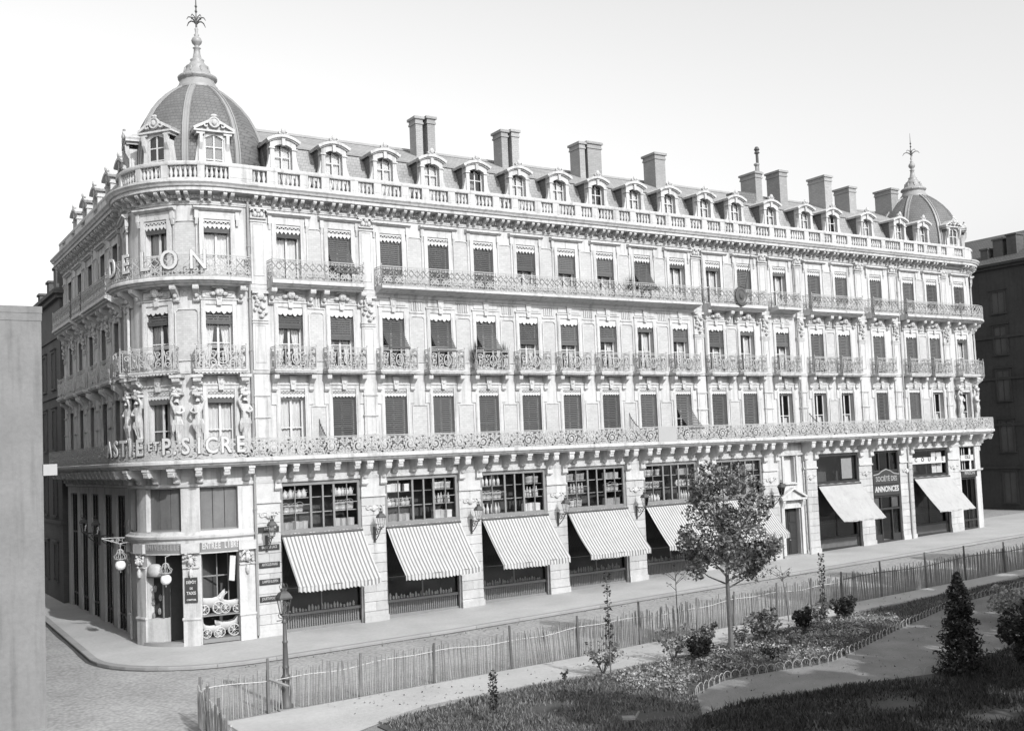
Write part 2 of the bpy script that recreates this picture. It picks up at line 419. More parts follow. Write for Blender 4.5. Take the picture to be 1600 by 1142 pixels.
BLD = thing('corner_apartment_building', 'long pale five storey corner building with domed round towers and striped shop awnings', 'building', (0, 0, 0))
WX = [-5.24, -2.66, .08, 2.75, 5.44, 8.11, 10.79, 13.47, 16.19, 18.86, 21.72, 24.32, 27.43, 30.62, 33.25, 36.76, 40.25, 42.87]
WL = [SL - R * radians(a) for a in (5, 51, 97)]
WR = [46.05, SR + R * radians(42)]
WS = [SLe - q for q in (2.4, 5.3, 8.5, 11.4, 14.3)]
ALLW = [(s, 'main', i) for i, s in enumerate(WX)] + [(s, 'tower', i) for i, s in enumerate(WL)] + [(s, 'far', i) for i, s in enumerate(WR)] + [(s, 'side', i) for i, s in enumerate(WS)]
HW = .6
FL = {1: (8.15, 11.28), 2: (12.13, 15.10), 3: (16.23, 18.98)}
BAYS = [(-6.0, -1.95), (-.7, 3.43), (4.7, 8.83), (10.09, 14.24), (15.52, 19.63), (20.95, 25.02), (26.3, 28.62), (29.85, 33.94), (35.24, 38.11), (39.49, 43.47)]
PIERS = [(-7.15, -6.0)] + [(BAYS[i][1], BAYS[i + 1][0]) for i in range(9)] + [(43.47, 44.75)]
uh = [(s - HW, s + HW, z0, z1) for s, _, _ in ALLW for z0, z1 in FL.values()]
rot_g = [(-9.62, -7.95, -.6, 4.02), (-12.30, -10.45, -.6, 4.02), (-14.9, -13.1, -.6, 4.02), (-9.62, -7.95, 5.03, 6.92), (-12.30, -10.45, 5.03, 6.92), (-14.9, -13.1, 5.03, 6.92)]
side_g = [(s - 1.0, s + 1.0, -.6, 6.6) for s in WS]
rotr_g = [(44.95, 46.75, -.6, 4.75), (44.95, 46.75, 5.25, 6.92), (47.7, 49.6, -.6, 6.6)]
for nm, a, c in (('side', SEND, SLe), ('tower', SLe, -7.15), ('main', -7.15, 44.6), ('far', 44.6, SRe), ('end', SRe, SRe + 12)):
    ob('wall', wallmesh(a, c, 6.95, 19.95, uh, .36, 'brick_shaded' if nm == 'side' else 'stone'), BLD)
ob('ground_floor_wall', wallmesh(SEND, SLe, -.7, 6.95, side_g, .5, 'stone'), BLD)
ob('ground_floor_wall', wallmesh(SLe, -7.15, -.7, 6.95, rot_g, .45, 'stone'), BLD)
ob('ground_floor_wall', wallmesh(-7.15, 44.6, -.7, 6.95, [(a, c, -.7, 6.95) for a, c in BAYS], .5, 'stone'), BLD)
ob('ground_floor_wall', wallmesh(44.6, SRe, -.3, 6.95, rotr_g, .45, 'stone'), BLD)
ob('ground_floor_wall', wallmesh(SRe, SRe + 12, -.3, 6.95, [], .4, 'stone'), BLD)
# rear of the block, so that nothing is hollow from another side
rb = MB(); ex = P(SRe + 12); sx_ = P(SEND)
rb.add([(sx_[0], sx_[1], -.6), (ex[0], sx_[1], .6), (ex[0], sx_[1], 21), (sx_[0], sx_[1], 21)], [(0, 1, 2, 3)])
rb.add([(ex[0], ex[1], .6), (ex[0], sx_[1], .6), (ex[0], sx_[1], 21), (ex[0], ex[1], 21)], [(0, 1, 2, 3)])
rb.add([(sx_[0] + .4, sx_[1] - .1, 20.8), (ex[0], sx_[1] - .1, 20.8), (ex[0], 1, 20.8), (sx_[0] + 2, 1, 20.8)], [(0, 1, 2, 3)])
ob('rear_wall', rb.mesh('rear_wall', 'brick'), BLD)

# string courses, entablature, cornice
def strc(name, prof, m='stone', s0=SEND, s1=SRe + 12): return ob(name, sweep(prof, s0, s1).mesh(name, m), BLD)
strc('string_course', [(-.02, 6.98), (.10, 6.98), (.12, 7.10), (.05, 7.14), (-.02, 7.14)])
strc('string_course', [(-.02, 12.0), (.06, 12.0), (.08, 12.12), (-.02, 12.14)])
strc('string_course', [(-.02, 15.78), (.06, 15.78), (.10, 15.94), (.10, 16.08), (-.02, 16.1)])
strc('architrave', [(-.02, 19.64), (.06, 19.64), (.06, 19.70), (.09, 19.71), (.09, 19.78), (-.02, 19.78)])
strc('cornice', [(-.3, 19.9), (.12, 19.9), (.12, 20.08), (.20, 20.14), (.62, 20.16), (.62, 20.32), (.70, 20.34), (.74, 20.42), (.82, 20.50), (.82, 20.57), (-.9, 20.66), (-.9, 20.0)])
# dentils: one course
b = MB()
for s in np.arange(SEND + .2, SRe + 2, .145):
    x, y, nx, ny = P(float(s)); tx, ty = -ny, nx
    q = [(x + tx * a + nx * d, y + ty * a + ny * d, z) for z in (19.91, 20.03) for a, d in ((-.04, .1), (.04, .1), (.04, .19), (-.04, .19))]
    b.add(q, [(0, 3, 2, 1), (4, 5, 6, 7), (0, 1, 5, 4), (1, 2, 6, 5), (2, 3, 7, 6), (3, 0, 4, 7)])
o = ob('dentil_course', b.mesh('dentil_course', 'stone'), BLD); o['kind'] = 'stuff'
def modillion():
    b = MB()
    for x in (-.17, .17):
        b.prismx([(0, 20.02), (-.16, 20.02), (-.2, 20.1), (-.3, 20.2), (-.5, 20.26), (-.56, 20.33), (-.56, 20.43), (0, 20.43)], x - .085, x + .085)
        b.ell((x, -.2, 20.1), (.075, .09, .09), 6, 4)
    b.box(-.3, .3, -.6, 0, 20.425, 20.438)
    return b.mesh('modillion', 'carved')
for s in list(np.arange(-6.75, 44.3, .955)) + [SL - R * radians(a) for a in range(-2, 114, 15)] + [SR + R * radians(a) for a in range(2, 95, 15)] + list(np.arange(SLe - .6, SEND, -.955)):
    ob('modillion', cached('mod', modillion), BLD, FR(float(s), -.28))

# ---- windows
def frame_mesh(z0, z1, m):
    b = MB(); w = HW
    for x0, x1 in ((-w, -w + .09), (w - .09, w), (-.05, .05)): b.box(x0, x1, .27, .34, z0, z1)
    for a, c in ((z0, z0 + .28), (z1 - .5, z1 - .43), (z0 + (z1 - z0) * .42, z0 + (z1 - z0) * .42 + .05)): b.box(-w + .09, w - .09, .275, .335, a, c)
    return b.mesh('window', m)
def pane_mesh(z0, z1):
    return MB().add([(-HW, .315, z0), (HW, .315, z0), (HW, .315, z1), (-HW, .315, z1)], [(0, 1, 2, 3)]).mesh('pane', 'glass')
def room_mesh(z0, z1, w=HW, d0=.37, d1=1.5):
    b = MB(); b.box(-w, w, d0, d1, z0, z1); b.f = [f for i, f in enumerate(b.f) if i != 2]; return b.mesh('interior', 'room')
def curtain_mesh(z0, z1, tie, inner, sgn, m='curtain'):
    b = MB()
    if 1:
        vs = []; nz, nx = 8, 14
        for i in range(nz + 1):
            t = i / nz; z = z1 - (z1 - z0) * t
            edge = (.04 + (HW * .62) * t * tie) if tie else inner
            for k in range(nx + 1):
                u = k / nx; x = HW - .02 - (HW - .02 - edge) * u
                vs.append((sgn * x, .43 + .035 * sin(u * 19) + .01 * sin(t * 9 + u * 5), z))
        b.add(vs, [(i * (nx + 1) + k, i * (nx + 1) + k + 1, (i + 1) * (nx + 1) + k + 1, (i + 1) * (nx + 1) + k) for i in range(nz) for k in range(nx)])
    return b.mesh('curtain', m, True)
def blind_mesh(z0, z1, out=0., ztip=None, rail=None):
    b = MB(); n = int((z1 - z0) / .098); w = HW - .03
    for i in range(n):
        t = i / n; z = z1 - (z1 - z0) * (i + .5) / n; y = .10
        if out and t > .25: y = .10 - out * ((t - .25) / .75) ** 1.4
        b.box(-w, w, y - .012 + rnd.uniform(-.006, .006), y + .02, z - .036, z + .036)
    if not out: b.box(-w, w, .08, .14, z0 - .05, z0 + .02)
    else: b.box(-w, w, .10 - out - .02, .10 - out + .03, z0 - .06, z0)
    return b.mesh('blind', 'blind')
def roll_mesh(z0, z1):
    b = MB(); w = HW - .03; n = max(1, int((z1 - z0) / .1))
    for i in range(n):
        z = z1 - (z1 - z0) * (i + .5) / n; b.box(-w, w, .09, .12, z - .04, z + .04)
    for k in range(4): b.box(-w, w, .055 - .01 * k, .13 + .008 * k, z0 + .02 + .05 * k, z0 + .065 + .05 * k)
    return b.mesh('blind', 'blind')
def pelmet_mesh(zt, kind):
    b = MB(); w = HW
    y0, y1 = .0, .035
    if kind == 3:
        b.box(-w, w, y0, y1, zt - .10, zt); b.box(-w, w, y0, y1, zt - .27, zt - .22)
        for k in range(12):
            x = -w + (k + .5) * 2 * w / 12; b.strip([(x - .05, zt - .22), (x + .05, zt - .10)] if k % 2 else [(x - .05, zt - .10), (x + .05, zt - .22)], .03, y0, y1)
        nt_ = 6; dz = .17; zb = zt - .27
    elif kind == 1:
        b.box(-w, w, y0, y1, zt - .08, zt); b.box(-w, w, y0, y1, zt - .30, zt - .25)
        for k in range(7):
            x = -w + (k + .5) * 2 * w / 7
            b.strip([(x + .07 * cos(q), zt - .165 + .075 * sin(q)) for q in np.linspace(0, 2 * pi, 9)], .028, y0, y1); b.ell((x, .01, zt - .165), (.03, .03, .03), 5, 4)
        nt_ = 7; dz = .11; zb = zt - .30
    else:
        b.box(-w, w, y0, y1, zt - .24, zt); nt_ = 5; dz = .13; zb = zt - .24
    for k in range(nt_):
        x0 = -w + k * 2 * w / nt_; x1 = x0 + 2 * w / nt_; xm = (x0 + x1) / 2
        if kind == 2: poly = [(x0, zb + .001), (x0, zb - .05)] + [(x0 + (x1 - x0) * q, zb - .05 - dz * (1 if k % 2 else .6) * sin(pi * q)) for q in (.15, .35, .5, .65, .85)] + [(x1, zb - .05), (x1, zb + .001)]
        else: poly = [(x0, zb + .001), (x0, zb - .04), (xm, zb - dz), (x1, zb - .04), (x1, zb + .001)]
        b.prism(poly, y0, y1)
    return b.mesh('lambrequin', 'pelmet')
def console_prof(z0, z1, p):       # S-shaped bracket in (y,z)
    h = z1 - z0
    return [(.02, z0), (-.16 * p - .02, z0), (-.30 * p, z0 + .10 * h), (-.26 * p, z0 + .28 * h), (-.38 * p, z0 + .45 * h), (-.72 * p, z0 + .62 * h), (-.96 * p, z0 + .74 * h), (-p, z0 + .84 * h), (-p, z1), (.02, z1)]
def surround1():
    b = MB()
    for sg in (-1, 1):
        x0, x1 = sorted((sg * .6, sg * .80)); b.box(x0, x1, -.06, .03, 8.15, 11.46)
        x0, x1 = sorted((sg * .66, sg * .76)); b.box(x0, x1, -.085, -.05, 8.5, 11.0)
        x0, x1 = sorted((sg * .80, sg * 1.02)); b.box(x0, x1, -.05, .03, 10.55, 11.1)
    b.box(-.6, .6, -.05, .03, 11.28, 11.44); b.box(-.84, .84, -.10, .03, 11.46, 11.53)
    return b.mesh('window_surround', 'stone')
def keystone(z0, z1, p=.16):
    b = MB(); b.prism([(-.10, z0), (.10, z0), (.17, z1), (-.17, z1)], -p, .03); b.ell((0, -p, (z0 + z1) / 2), (.09, .05, .1), 7, 5); return b.mesh('keystone', 'carved')
def surround2(full):
    b = MB()
    for sg in (-1, 1):
        x0, x1 = sorted((sg * .6, sg * .80)); b.box(x0, x1, -.06, .03, 12.13, 15.3)
        x0, x1 = sorted((sg * .66, sg * .76)); b.box(x0, x1, -.08, -.05, 12.4, 14.9)
    b.box(-.6, .6, -.055, .03, 15.10, 15.28); b.box(-.84, .84, -.10, .03, 15.30, 15.37)
    b.box(-.72, .72, -.04, .03, 15.42, 15.72)
    if full:
        for x in (-.45, .45): b.ell((x, -.04, 15.57), (.18, .05, .1), 8, 4)
    return b.mesh('window_surround', 'stone')
def surround3():
    b = MB()
    for sg in (-1, 1):
        x0, x1 = sorted((sg * .6, sg * .80)); b.box(x0, x1, -.06, .03, 16.23, 19.2)
        x0, x1 = sorted((sg * .82, sg * 1.0)); b.box(x0, x1, -.12, .03, 18.98, 19.34); b.prismx([(.02, 18.72), (-.05, 18.72), (-.12, 18.98), (.02, 18.98)], x0 + .03, x1 - .03)
    b.box(-.6, .6, -.055, .03, 18.98, 19.2); b.box(-.012, .012, -.07, -.05, 19.0, 19.34)
    b.box(-.82, .82, -.06, .03, 19.2, 19.35)
    b.prismx([(.02, 19.35), (-.14, 19.35), (-.2, 19.41), (-.27, 19.43), (-.27, 19.50), (.02, 19.56)], -1.08, 1.08)
    return b.mesh('window_surround', 'stone')

ST = {1: 'c5 b b b b b b b b t b b d d d b h8 d'.split(), 2: 'h3 h5 t t t h5 h5 h4 c2 h35 h45 c2 h4 b b b b b'.split(), 3: 'c3 t b b b h5 h5 h5 t c2 c2 b c2 b b b b b'.split()}
TOW = {1: ['c3', 'c3', 'd'], 2: ['h25', 'h25', 'd'], 3: ['c3', 'c3', 'd']}
FAR = {1: ['d', 'd'], 2: ['c3', 'd'], 3: ['b', 'd']}
SID = {1: 'd b d b d'.split(), 2: 'd d b d d'.split(), 3: 'd d d b d'.split()}
LAMB = {1: 1, 2: 2, 3: 3}
for s, part, i in ALLW:
    for fl, (z0, z1) in FL.items():
        st = {'main': ST, 'tower': TOW, 'far': FAR, 'side': SID}[part][fl][i]
        F_ = FR(s)
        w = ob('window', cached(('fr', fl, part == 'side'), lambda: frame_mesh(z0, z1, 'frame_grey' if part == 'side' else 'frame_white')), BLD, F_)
        ob('pane', cached(('pane', fl), lambda: pane_mesh(z0, z1)), w, F_)
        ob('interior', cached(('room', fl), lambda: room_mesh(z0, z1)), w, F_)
        if not (part == 'side'):
            ob('lambrequin', cached(('pel', fl), lambda: pelmet_mesh(z1, LAMB[fl])), w, F_)
        if st[0] in 'ch':
            tied = fl == 2 or st == 'c5' and False
            for sg in (-1, 1): ob('curtain', cached(('cur', fl, tied, i % 3, sg), lambda: curtain_mesh(z0 + .05, z1 - .05, .9 if tied else 0, (.03, .09, .06)[i % 3], sg)), w, F_)
        if st[0] == 'd' and part != 'side':
            for sg in (-1, 1): ob('curtain', cached(('curlow', fl, sg), lambda: curtain_mesh(z0 + .05, z0 + 1.25, 0, .02, sg)), w, F_)
        if st == 'b': ob('blind', cached(('bl', fl, i % 3), lambda: blind_mesh(z0 + (.1, .35, .05)[i % 3], z1 - .3)), w, F_)
        if st[0] == 'h':
            fr = float('0.' + st[1:]); ob('blind', cached(('roll', fl, st), lambda: roll_mesh(z1 - .3 - (z1 - z0) * fr * .8, z1 - .3)), w, F_)
        if st[0] == 'c' and st != 'c5': ob('blind', cached(('roll', fl, 'c'), lambda: roll_mesh(z1 - .62, z1 - .3)), w, F_)
        if st == 't':
            ob('blind', cached(('tilt', fl, i % 2), lambda: blind_mesh({1: 9.02, 2: 13.25, 3: 16.9}[fl] - .12 * (i % 2), z1 - .3, {1: 1.15, 2: .8, 3: .95}[fl])), w, F_)
        sur = ob('window_surround', cached(('sur', fl, part == 'main' and 2 <= i < 10), {1: surround1, 2: (lambda: surround2(not (part == 'main' and 2 <= i < 10))), 3: surround3}[fl]), BLD, F_)
        if fl == 1: ob('keystone', cached('key1', lambda: keystone(11.24, 11.88)), sur, F_)
        if fl == 2: ob('keystone', cached('key2', lambda: keystone(15.06, 15.76, .13)), sur, F_)
# ---- brick panels and pilasters between the windows
cols = sorted(WX)
PIL = [-6.72, -1.29, 20.29, 25.87, 29.02, 35.0, 38.5, 44.2]
def panel(w, z0, z1, notch):
    b = MB(); x = w / 2
    b.add([(-x, -.008, z0), (x, -.008, z0), (x, -.008, z1), (-x, -.008, z1)], [(0, 1, 2, 3)]); return b.mesh('brick_panel', 'brick')
def panel_frame(w, z0, z1, notch):
    b = MB(); x = w / 2; q = .12 if notch else 0.0001
    path = [(-x, z0), (-x, z1 - q), (-x + q, z1), (x - q, z1), (x, z1 - q), (x, z0), (-x, z0)]
    b.strip(path, .055, -.05, .01); return b.mesh('panel_frame', 'stone')
def flutes():
    b = MB()
    for k in range(5): b.box(-.30 + k * .13, -.23 + k * .13, -.045, .01, 15.2, 15.62)
    b.box(-.42, .42, -.05, .01, 15.64, 15.7); b.box(-.42, .42, -.05, .01, 15.06, 15.12); return b.mesh('fluted_panel', 'stone')
gaps = [(a, c) for a, c in zip(cols[:-1], cols[1:]) if not any(a < p < c for p in PIL)]
for a, c in gaps:
    s = (a + c) / 2; w = c - a - 1.2 - .4 - .24
    for z0, z1 in ((8.6, 10.45), (12.6, 14.9), (16.6, 18.9)):
        p = ob('brick_panel', cached(('bp', round(w, 1), z0), lambda: panel(w, z0, z1, True)), BLD, FR(s))
        ob('panel_frame', cached(('pf', round(w, 1), z0), lambda: panel_frame(w, z0, z1, z0 > 12)), p, FR(s))
    ob('fluted_panel', cached('flute', flutes), BLD, FR(s))
for a, c in ((WL[1], WL[0]),):
    s = (a + c) / 2
    for z0, z1 in ((12.6, 14.9), (16.6, 18.9)):
        p = ob('brick_panel', MB().add([pt(s + q, .012, z) for q in (-.5, -.17, .17, .5) for z in (z0, z1)], [(0, 2, 3, 1), (2, 4, 5, 3), (4, 6, 7, 5)]).mesh('brick_panel', 'brick'), BLD)
        ob('panel_frame', panel_frame(1.0, z0, z1, True), p, FR(s))
def pilaster():
    b = MB()
    b.box(-.36, .36, -.10, .03, 8.15, 11.95); b.box(-.36, .36, -.10, .03, 12.14, 15.76); b.box(-.36, .36, -.10, .03, 16.1, 19.64)
    for z0, z1 in ((8.5, 9.0), (9.1, 9.9), (10.0, 10.9), (12.5, 14.2), (16.5, 18.9)): b.strip([(-.24, z0), (-.24, z1), (.24, z1), (.24, z0), (-.24, z0)], .03, -.125, -.09)
    for z in (9.05, 9.95, 10.95, 14.3, 14.42, 19.0): b.box(-.40, .40, -.15, -.02, z, z + .05)
    return b.mesh('pilaster', 'stone')
def capital():
    b = MB(); r_ = random.Random(3)
    b.box(-.40, .40, -.20, 0, 19.14, 19.2); b.box(-.42, .42, -.22, 0, 19.58, 19.66)
    for sg in (-1, 1):
        b.strip([(sg * (.28 + (.12 - .022 * k) * cos(k * .8)), 19.48 + (.12 - .022 * k) * sin(k * .8)) for k in range(6)], .05, -.27, -.08)
        b.ell((sg * .16, -.17, 19.34), (.12, .1, .14), 6, 5)
    b.ell((0, -.2, 19.5), (.12, .12, .12), 7, 5); b.ell((0, -.16, 19.32), (.08, .1, .12), 6, 4)
    return b.mesh('capital', 'carved')
def drop_ornament():
    b = MB(); r_ = random.Random(5)
    b.ell((0, -.18, 15.55), (.2, .14, .2), 8, 6); b.box(-.4, .4, -.26, 0, 15.66, 15.78)
    for k in range(13):
        b.ell((r_.uniform(-.26, .26), -.16 - r_.uniform(0, .06), 14.62 + k * .075), (r_.uniform(.07, .13), .09, r_.uniform(.05, .1)), 6, 4)
    return b.mesh('carved_drop', 'carved')
for s in PIL:
    p = ob('pilaster', cached('pil', pilaster), BLD, FR(s))
    ob('capital', cached('cap', capital), p, FR(s)); ob('carved_drop', cached('drop', drop_ornament), p, FR(s))
for s in [SLe - q for q in (3.85, 6.9, 9.95, 12.85, 15.8)]:
    p = ob('pilaster', cached('pil', pilaster), BLD, FR(s)); ob('carved_drop', cached('drop', drop_ornament), p, FR(s))
# ---- downpipes
for s in (-7.2, 20.75, 28.75, 38.95):
    b = MB(); b.tube([pt(s, .14, z) for z in (.2, 7.7)], .06, 6); b.tube([pt(s, .14, z) for z in (8.2, 20.3)], .06, 6)
    for z in np.arange(1, 20, 2.4): b.tube([pt(s, .14, z), pt(s, .14, z + .08)], .085, 6)
    ob('downpipe', b.mesh('downpipe', 'zinc'), BLD)

# ------------------------------------------------------------------ balconies
def spiral(cx, cz, r0, r1, a0, a1, n=15):
    return [(cx + (r0 + (r1 - r0) * k / (n - 1)) * cos(a0 + (a1 - a0) * k / (n - 1)), cz + (r0 + (r1 - r0) * k / (n - 1)) * sin(a0 + (a1 - a0) * k / (n - 1))) for k in range(n)]
def rail1(y=-1.0, fl=1):
    b = MB(); y0, y1 = y - .02, y + .02
    def S(pts, w): b.strip([(fl * x, z) for x, z in pts], w, y0, y1)
    S(spiral(0, 8.52, .30, .06, pi, pi + fl * 0 + 3.4 * pi, 22), .066); b.ell((0, y, 8.52), (.095, .05, .095), 7, 5)
    for k in range(12):
        a = k * 2 * pi / 12; S([(.29 * cos(a), 8.52 + .29 * sin(a)), (.36 * cos(a + .25), 8.52 + .36 * sin(a + .25)), (.36 * cos(a + .55), 8.52 + .35 * sin(a + .55))], [.10, .085, .03])
    S([(-.68, 8.24), (-.55, 8.22), (-.40, 8.30), (-.31, 8.46), (-.29, 8.56)], .07)
    S([(.30, 8.5), (.36, 8.34), (.48, 8.24), (.68, 8.24)], .07)
    for cx, cz, r_, a in ((.50, 8.46, .14, 3), (.52, 8.76, .12, 4.5), (-.50, 8.74, .14, 0), (-.47, 8.44, .11, 1.5)):
        S(spiral(cx, cz, r_, .03, a, a + 2.6 * pi, 14), .052); b.ell((fl * cx, y, cz), (.045, .04, .045), 6, 4)
        for k in range(4):
            q = a + k * 1.5; S([(cx + r_ * cos(q), cz + r_ * sin(q)), (cx + (r_ + .07) * cos(q + .4), cz + (r_ + .07) * sin(q + .4))], [.085, .02])
    for x, z, a in ((-.2, 8.86, .3), (.22, 8.86, -.3), (.3, 8.22, .5), (-.15, 8.2, .2)): S([(x - .1, z - .04 * a), (x, z + .03), (x + .1, z + .04 * a)], [.03, .10, .03])
    for x, z, a in ((-.62, 8.58, 1.2), (.64, 8.6, -1.2), (-.34, 8.8, 2.2), (.36, 8.72, .8), (.34, 8.3, 2.5), (-.3, 8.26, .4), (0, 8.9, 0), (.62, 8.34, .6), (-.62, 8.38, -.6), (.66, 8.88, .2), (-.66, 8.88, -.2)):
        S([(x - .09 * cos(a), z - .09 * sin(a)), (x, z + .02), (x + .09 * cos(a), z + .09 * sin(a))], [.02, .085, .02])
    b.box(-.685, -.665, y0, y1, 8.17, 8.95)
    return b
def rail2(y=-.62, full=True):
    b = MB(); y0, y1 = y - .018, y + .018; W = 1.0
    def S(p, w): b.strip(p, w, y0, y1)
    for z, t in ((12.18, .04), (13.10, .03), (13.18, .035)): b.box(-W, W, y - .02, y + .02, z, z + t)
    for x in (-W, -.52, .52, W - .03): b.box(x, x + .03, y0, y1, 12.2, 13.18)
    S([(.20 * cos(a), 12.66 + .27 * sin(a)) for a in np.linspace(0, 2 * pi, 17)], .045); S(spiral(.07, 12.6, .1, .02, 2.5, 8.5, 12), .035); S(spiral(-.07, 12.6, .1, .02, .6, -5.4, 12), .035); S([(0, 12.4), (0, 12.9)], .04)
    b.ell((0, y, 12.78), (.05, .04, .07), 6, 4)
    for sg in (-1, 1):
        S(spiral(sg * .36, 12.44, .14, .03, pi / 2, pi / 2 + sg * 2.6 * pi, 14), .04); S(spiral(sg * .36, 12.86, .13, .03, -pi / 2, -pi / 2 - sg * 2.4 * pi, 14), .04)
        S([(sg * .22, 12.24), (sg * .30, 12.58), (sg * .44, 12.66), (sg * .5, 12.75)], .04); S([(sg * .2, 12.98), (sg * .3, 12.70), (sg * .46, 12.56)], .035)
        S(spiral(sg * .76, 12.88, .15, .03, pi, pi + sg * 2.6 * pi, 14), .042); S(spiral(sg * .76, 12.40, .14, .03, 0, -sg * 2.6 * pi, 14), .042); S([(sg * .9, 12.3), (sg * .82, 12.64), (sg * .9, 13.0)], .045); S([(sg * .6, 12.3), (sg * .68, 12.64), (sg * .6, 13.0)], .035)
        b.ell((sg * .76, y, 12.64), (.05, .04, .09), 6, 4)
        # returns to the wall
        xs0 = sg * W
        for z, t in ((12.18, .04), (13.10, .03), (13.18, .035)): b.box(min(xs0, xs0 - sg * .03), max(xs0, xs0 - sg * .03), y, 0, z, z + t)
        r_ = MB()
        r_.strip(spiral(-.32, 12.85, .15, .03, 0, 2.6 * pi, 13), .04, -.015, .015); r_.strip(spiral(-.32, 12.42, .15, .03, pi, 3.6 * pi, 13), .04, -.015, .015); r_.strip([(-.5, 12.2), (-.5, 13.1)], .03, -.015, .015); r_.strip([(-.14, 12.2), (-.14, 13.1)], .03, -.015, .015)
        b.add([(xs0 + q[1], q[0], q[2]) for q in r_.v], r_.f)
        b.ell((xs0, y, 13.27), (.035, .035, .05), 5, 4)
    return b
def rail3(y=-.8):
    b = MB(); y0, y1 = y - .016, y + .016
    def S(p, w): b.strip(p, w, y0, y1)
    b.box(-.33, -.31, y0, y1, 16.27, 17.2)
    for sg in (-1, 1):
        S(spiral(sg * .155, 16.55, .135, .03, pi / 2, pi / 2 + sg * 2.7 * pi, 14), .05)
        S(spiral(sg * .16, 16.34, .06, .02, 0, sg * 1.9 * pi, 9), .03)
        S([(sg * .02, 16.72), (sg * .16, 16.88), (sg * .02, 17.04)], .032); S([(sg * .32, 16.72), (sg * .17, 16.88), (sg * .32, 17.04)], .032)
        b.ell((sg * .17, y, 16.88), (.035, .03, .035), 5, 4); S([(sg * .17, 17.02), (sg * .17, 17.14)], .03)
    for x0 in (-.33, 0.): S([(x0, 16.72), (x0 + .33, 17.06)], .026); S([(x0 + .33, 16.72), (x0, 17.06)], .026); S([(x0, 16.28), (x0 + .33, 16.5)], .024); S([(x0 + .33, 16.28), (x0, 16.5)], .024)
    b.box(-.33, .33, y0, y1, 16.71, 16.735)
    S([(.06 * cos(a), 17.08 + .05 * sin(a)) for a in np.linspace(0, 2 * pi, 8)], .025); S([(0, 16.28), (0, 16.72)], .03)
    return b
def rails(levels, y, s0, s1, parent, name='handrail', w=.03):
    b = MB()
    for z, h in levels: sweep([(y - w / 2, z), (y + w / 2, z), (y + w / 2, z + h), (y - w / 2, z + h)], s0, s1, b)
    return ob(name, b.mesh(name, 'iron_pale'), parent)
def units(s0, s1, L0, mk, key, parent, alt=False):
    n = max(1, round((s1 - s0) / L0)); L = (s1 - s0) / n
    for k in range(n):
        s = s0 + (k + .5) * L; f = -1 if alt and k % 2 else 1
        if curved(s - L / 2, s + L / 2) and not (s + L / 2 < SLe or s - L / 2 > SRe):
            b = mk(f) if alt else mk(); sc_ = L / L0
            b.xf(lambda x, y, z: pt(s + x * sc_, -y, z)); ob('railing_panel', b.mesh('railing_panel', 'iron_pale'), parent)
        else:
            ob('railing_panel', cached((key, f), lambda: (mk(f) if alt else mk()).mesh('railing_panel', 'iron_pale')), parent, FR(s) @ SX(L / L0))
# first floor: one long balcony
prof1 = [(-.02, 7.80), (.80, 7.80), (.84, 7.86), (.95, 7.90), (.98, 7.96), (1.08, 8.0), (1.08, 8.12), (1.05, 8.155), (-.02, 8.155)]
BAL = ob('balcony', sweep(prof1, SEND, SRe + 3).mesh('balcony', 'stone'), BLD)
rails(((8.165, .04), (8.93, .03), (8.985, .035)), 1.0, SEND, SRe + 3, BAL)
units(SEND, SLe, 1.36, lambda f=1: rail1(fl=f), 'r1', BAL, True); units(SLe, -7.25, 1.36, lambda f=1: rail1(fl=f), 'r1', BAL, True)
units(-7.25, 44.9, 1.36, lambda f=1: rail1(fl=f), 'r1', BAL, True); units(44.9, SRe, 1.36, lambda f=1: rail1(fl=f), 'r1', BAL, True)
def bracket1(big):
    b = MB(); p = .92; z0 = 6.62 if big else 7.12
    w = .15 if big else .12
    b.prismx(console_prof(z0, 7.70, p), -w, w); b.box(-w - .03, w + .03, -.96, 0, 7.70, 7.80)
    for k, (yy, zz, r_) in enumerate(((-.78, 7.52, .10), (-.2, z0 + .12, .08))): b.tube([(-w - .02, yy, zz), (w + .02, yy, zz)], r_, 8)
    b.box(-w - .02, w + .02, -.72, -.5, 7.56, 7.64)
    if big: b.ell((0, -.3, 7.15), (.13, .12, .2), 7, 5)
    return b.mesh('bracket', 'carved')
bs = []
for i, (a, c) in enumerate(BAYS):
    n = max(2, round((c - a) / 1.02)); bs += [(a + (c - a) * (k + .5) / n, 0) for k in range(n)]
    bs += [(a - .13, 1), (c + .13, 1)]
bs = [q for q in bs if not 26.4 < q[0] < 28.5] + [(SL - R * radians(a), 0) for a in (-12, 5, 21, 37, 53, 69, 85, 101)] + [(SR - 1.3, 0), (SR + .2, 0)] + [(SR + R * radians(a), 0) for a in (25, 45, 65, 85)] + [(float(q), 0) for q in np.arange(SLe - .5, SEND, -1.02)]
for s, big in bs: ob('bracket', cached(('br1', big), lambda: bracket1(big)), BAL, FR(s))
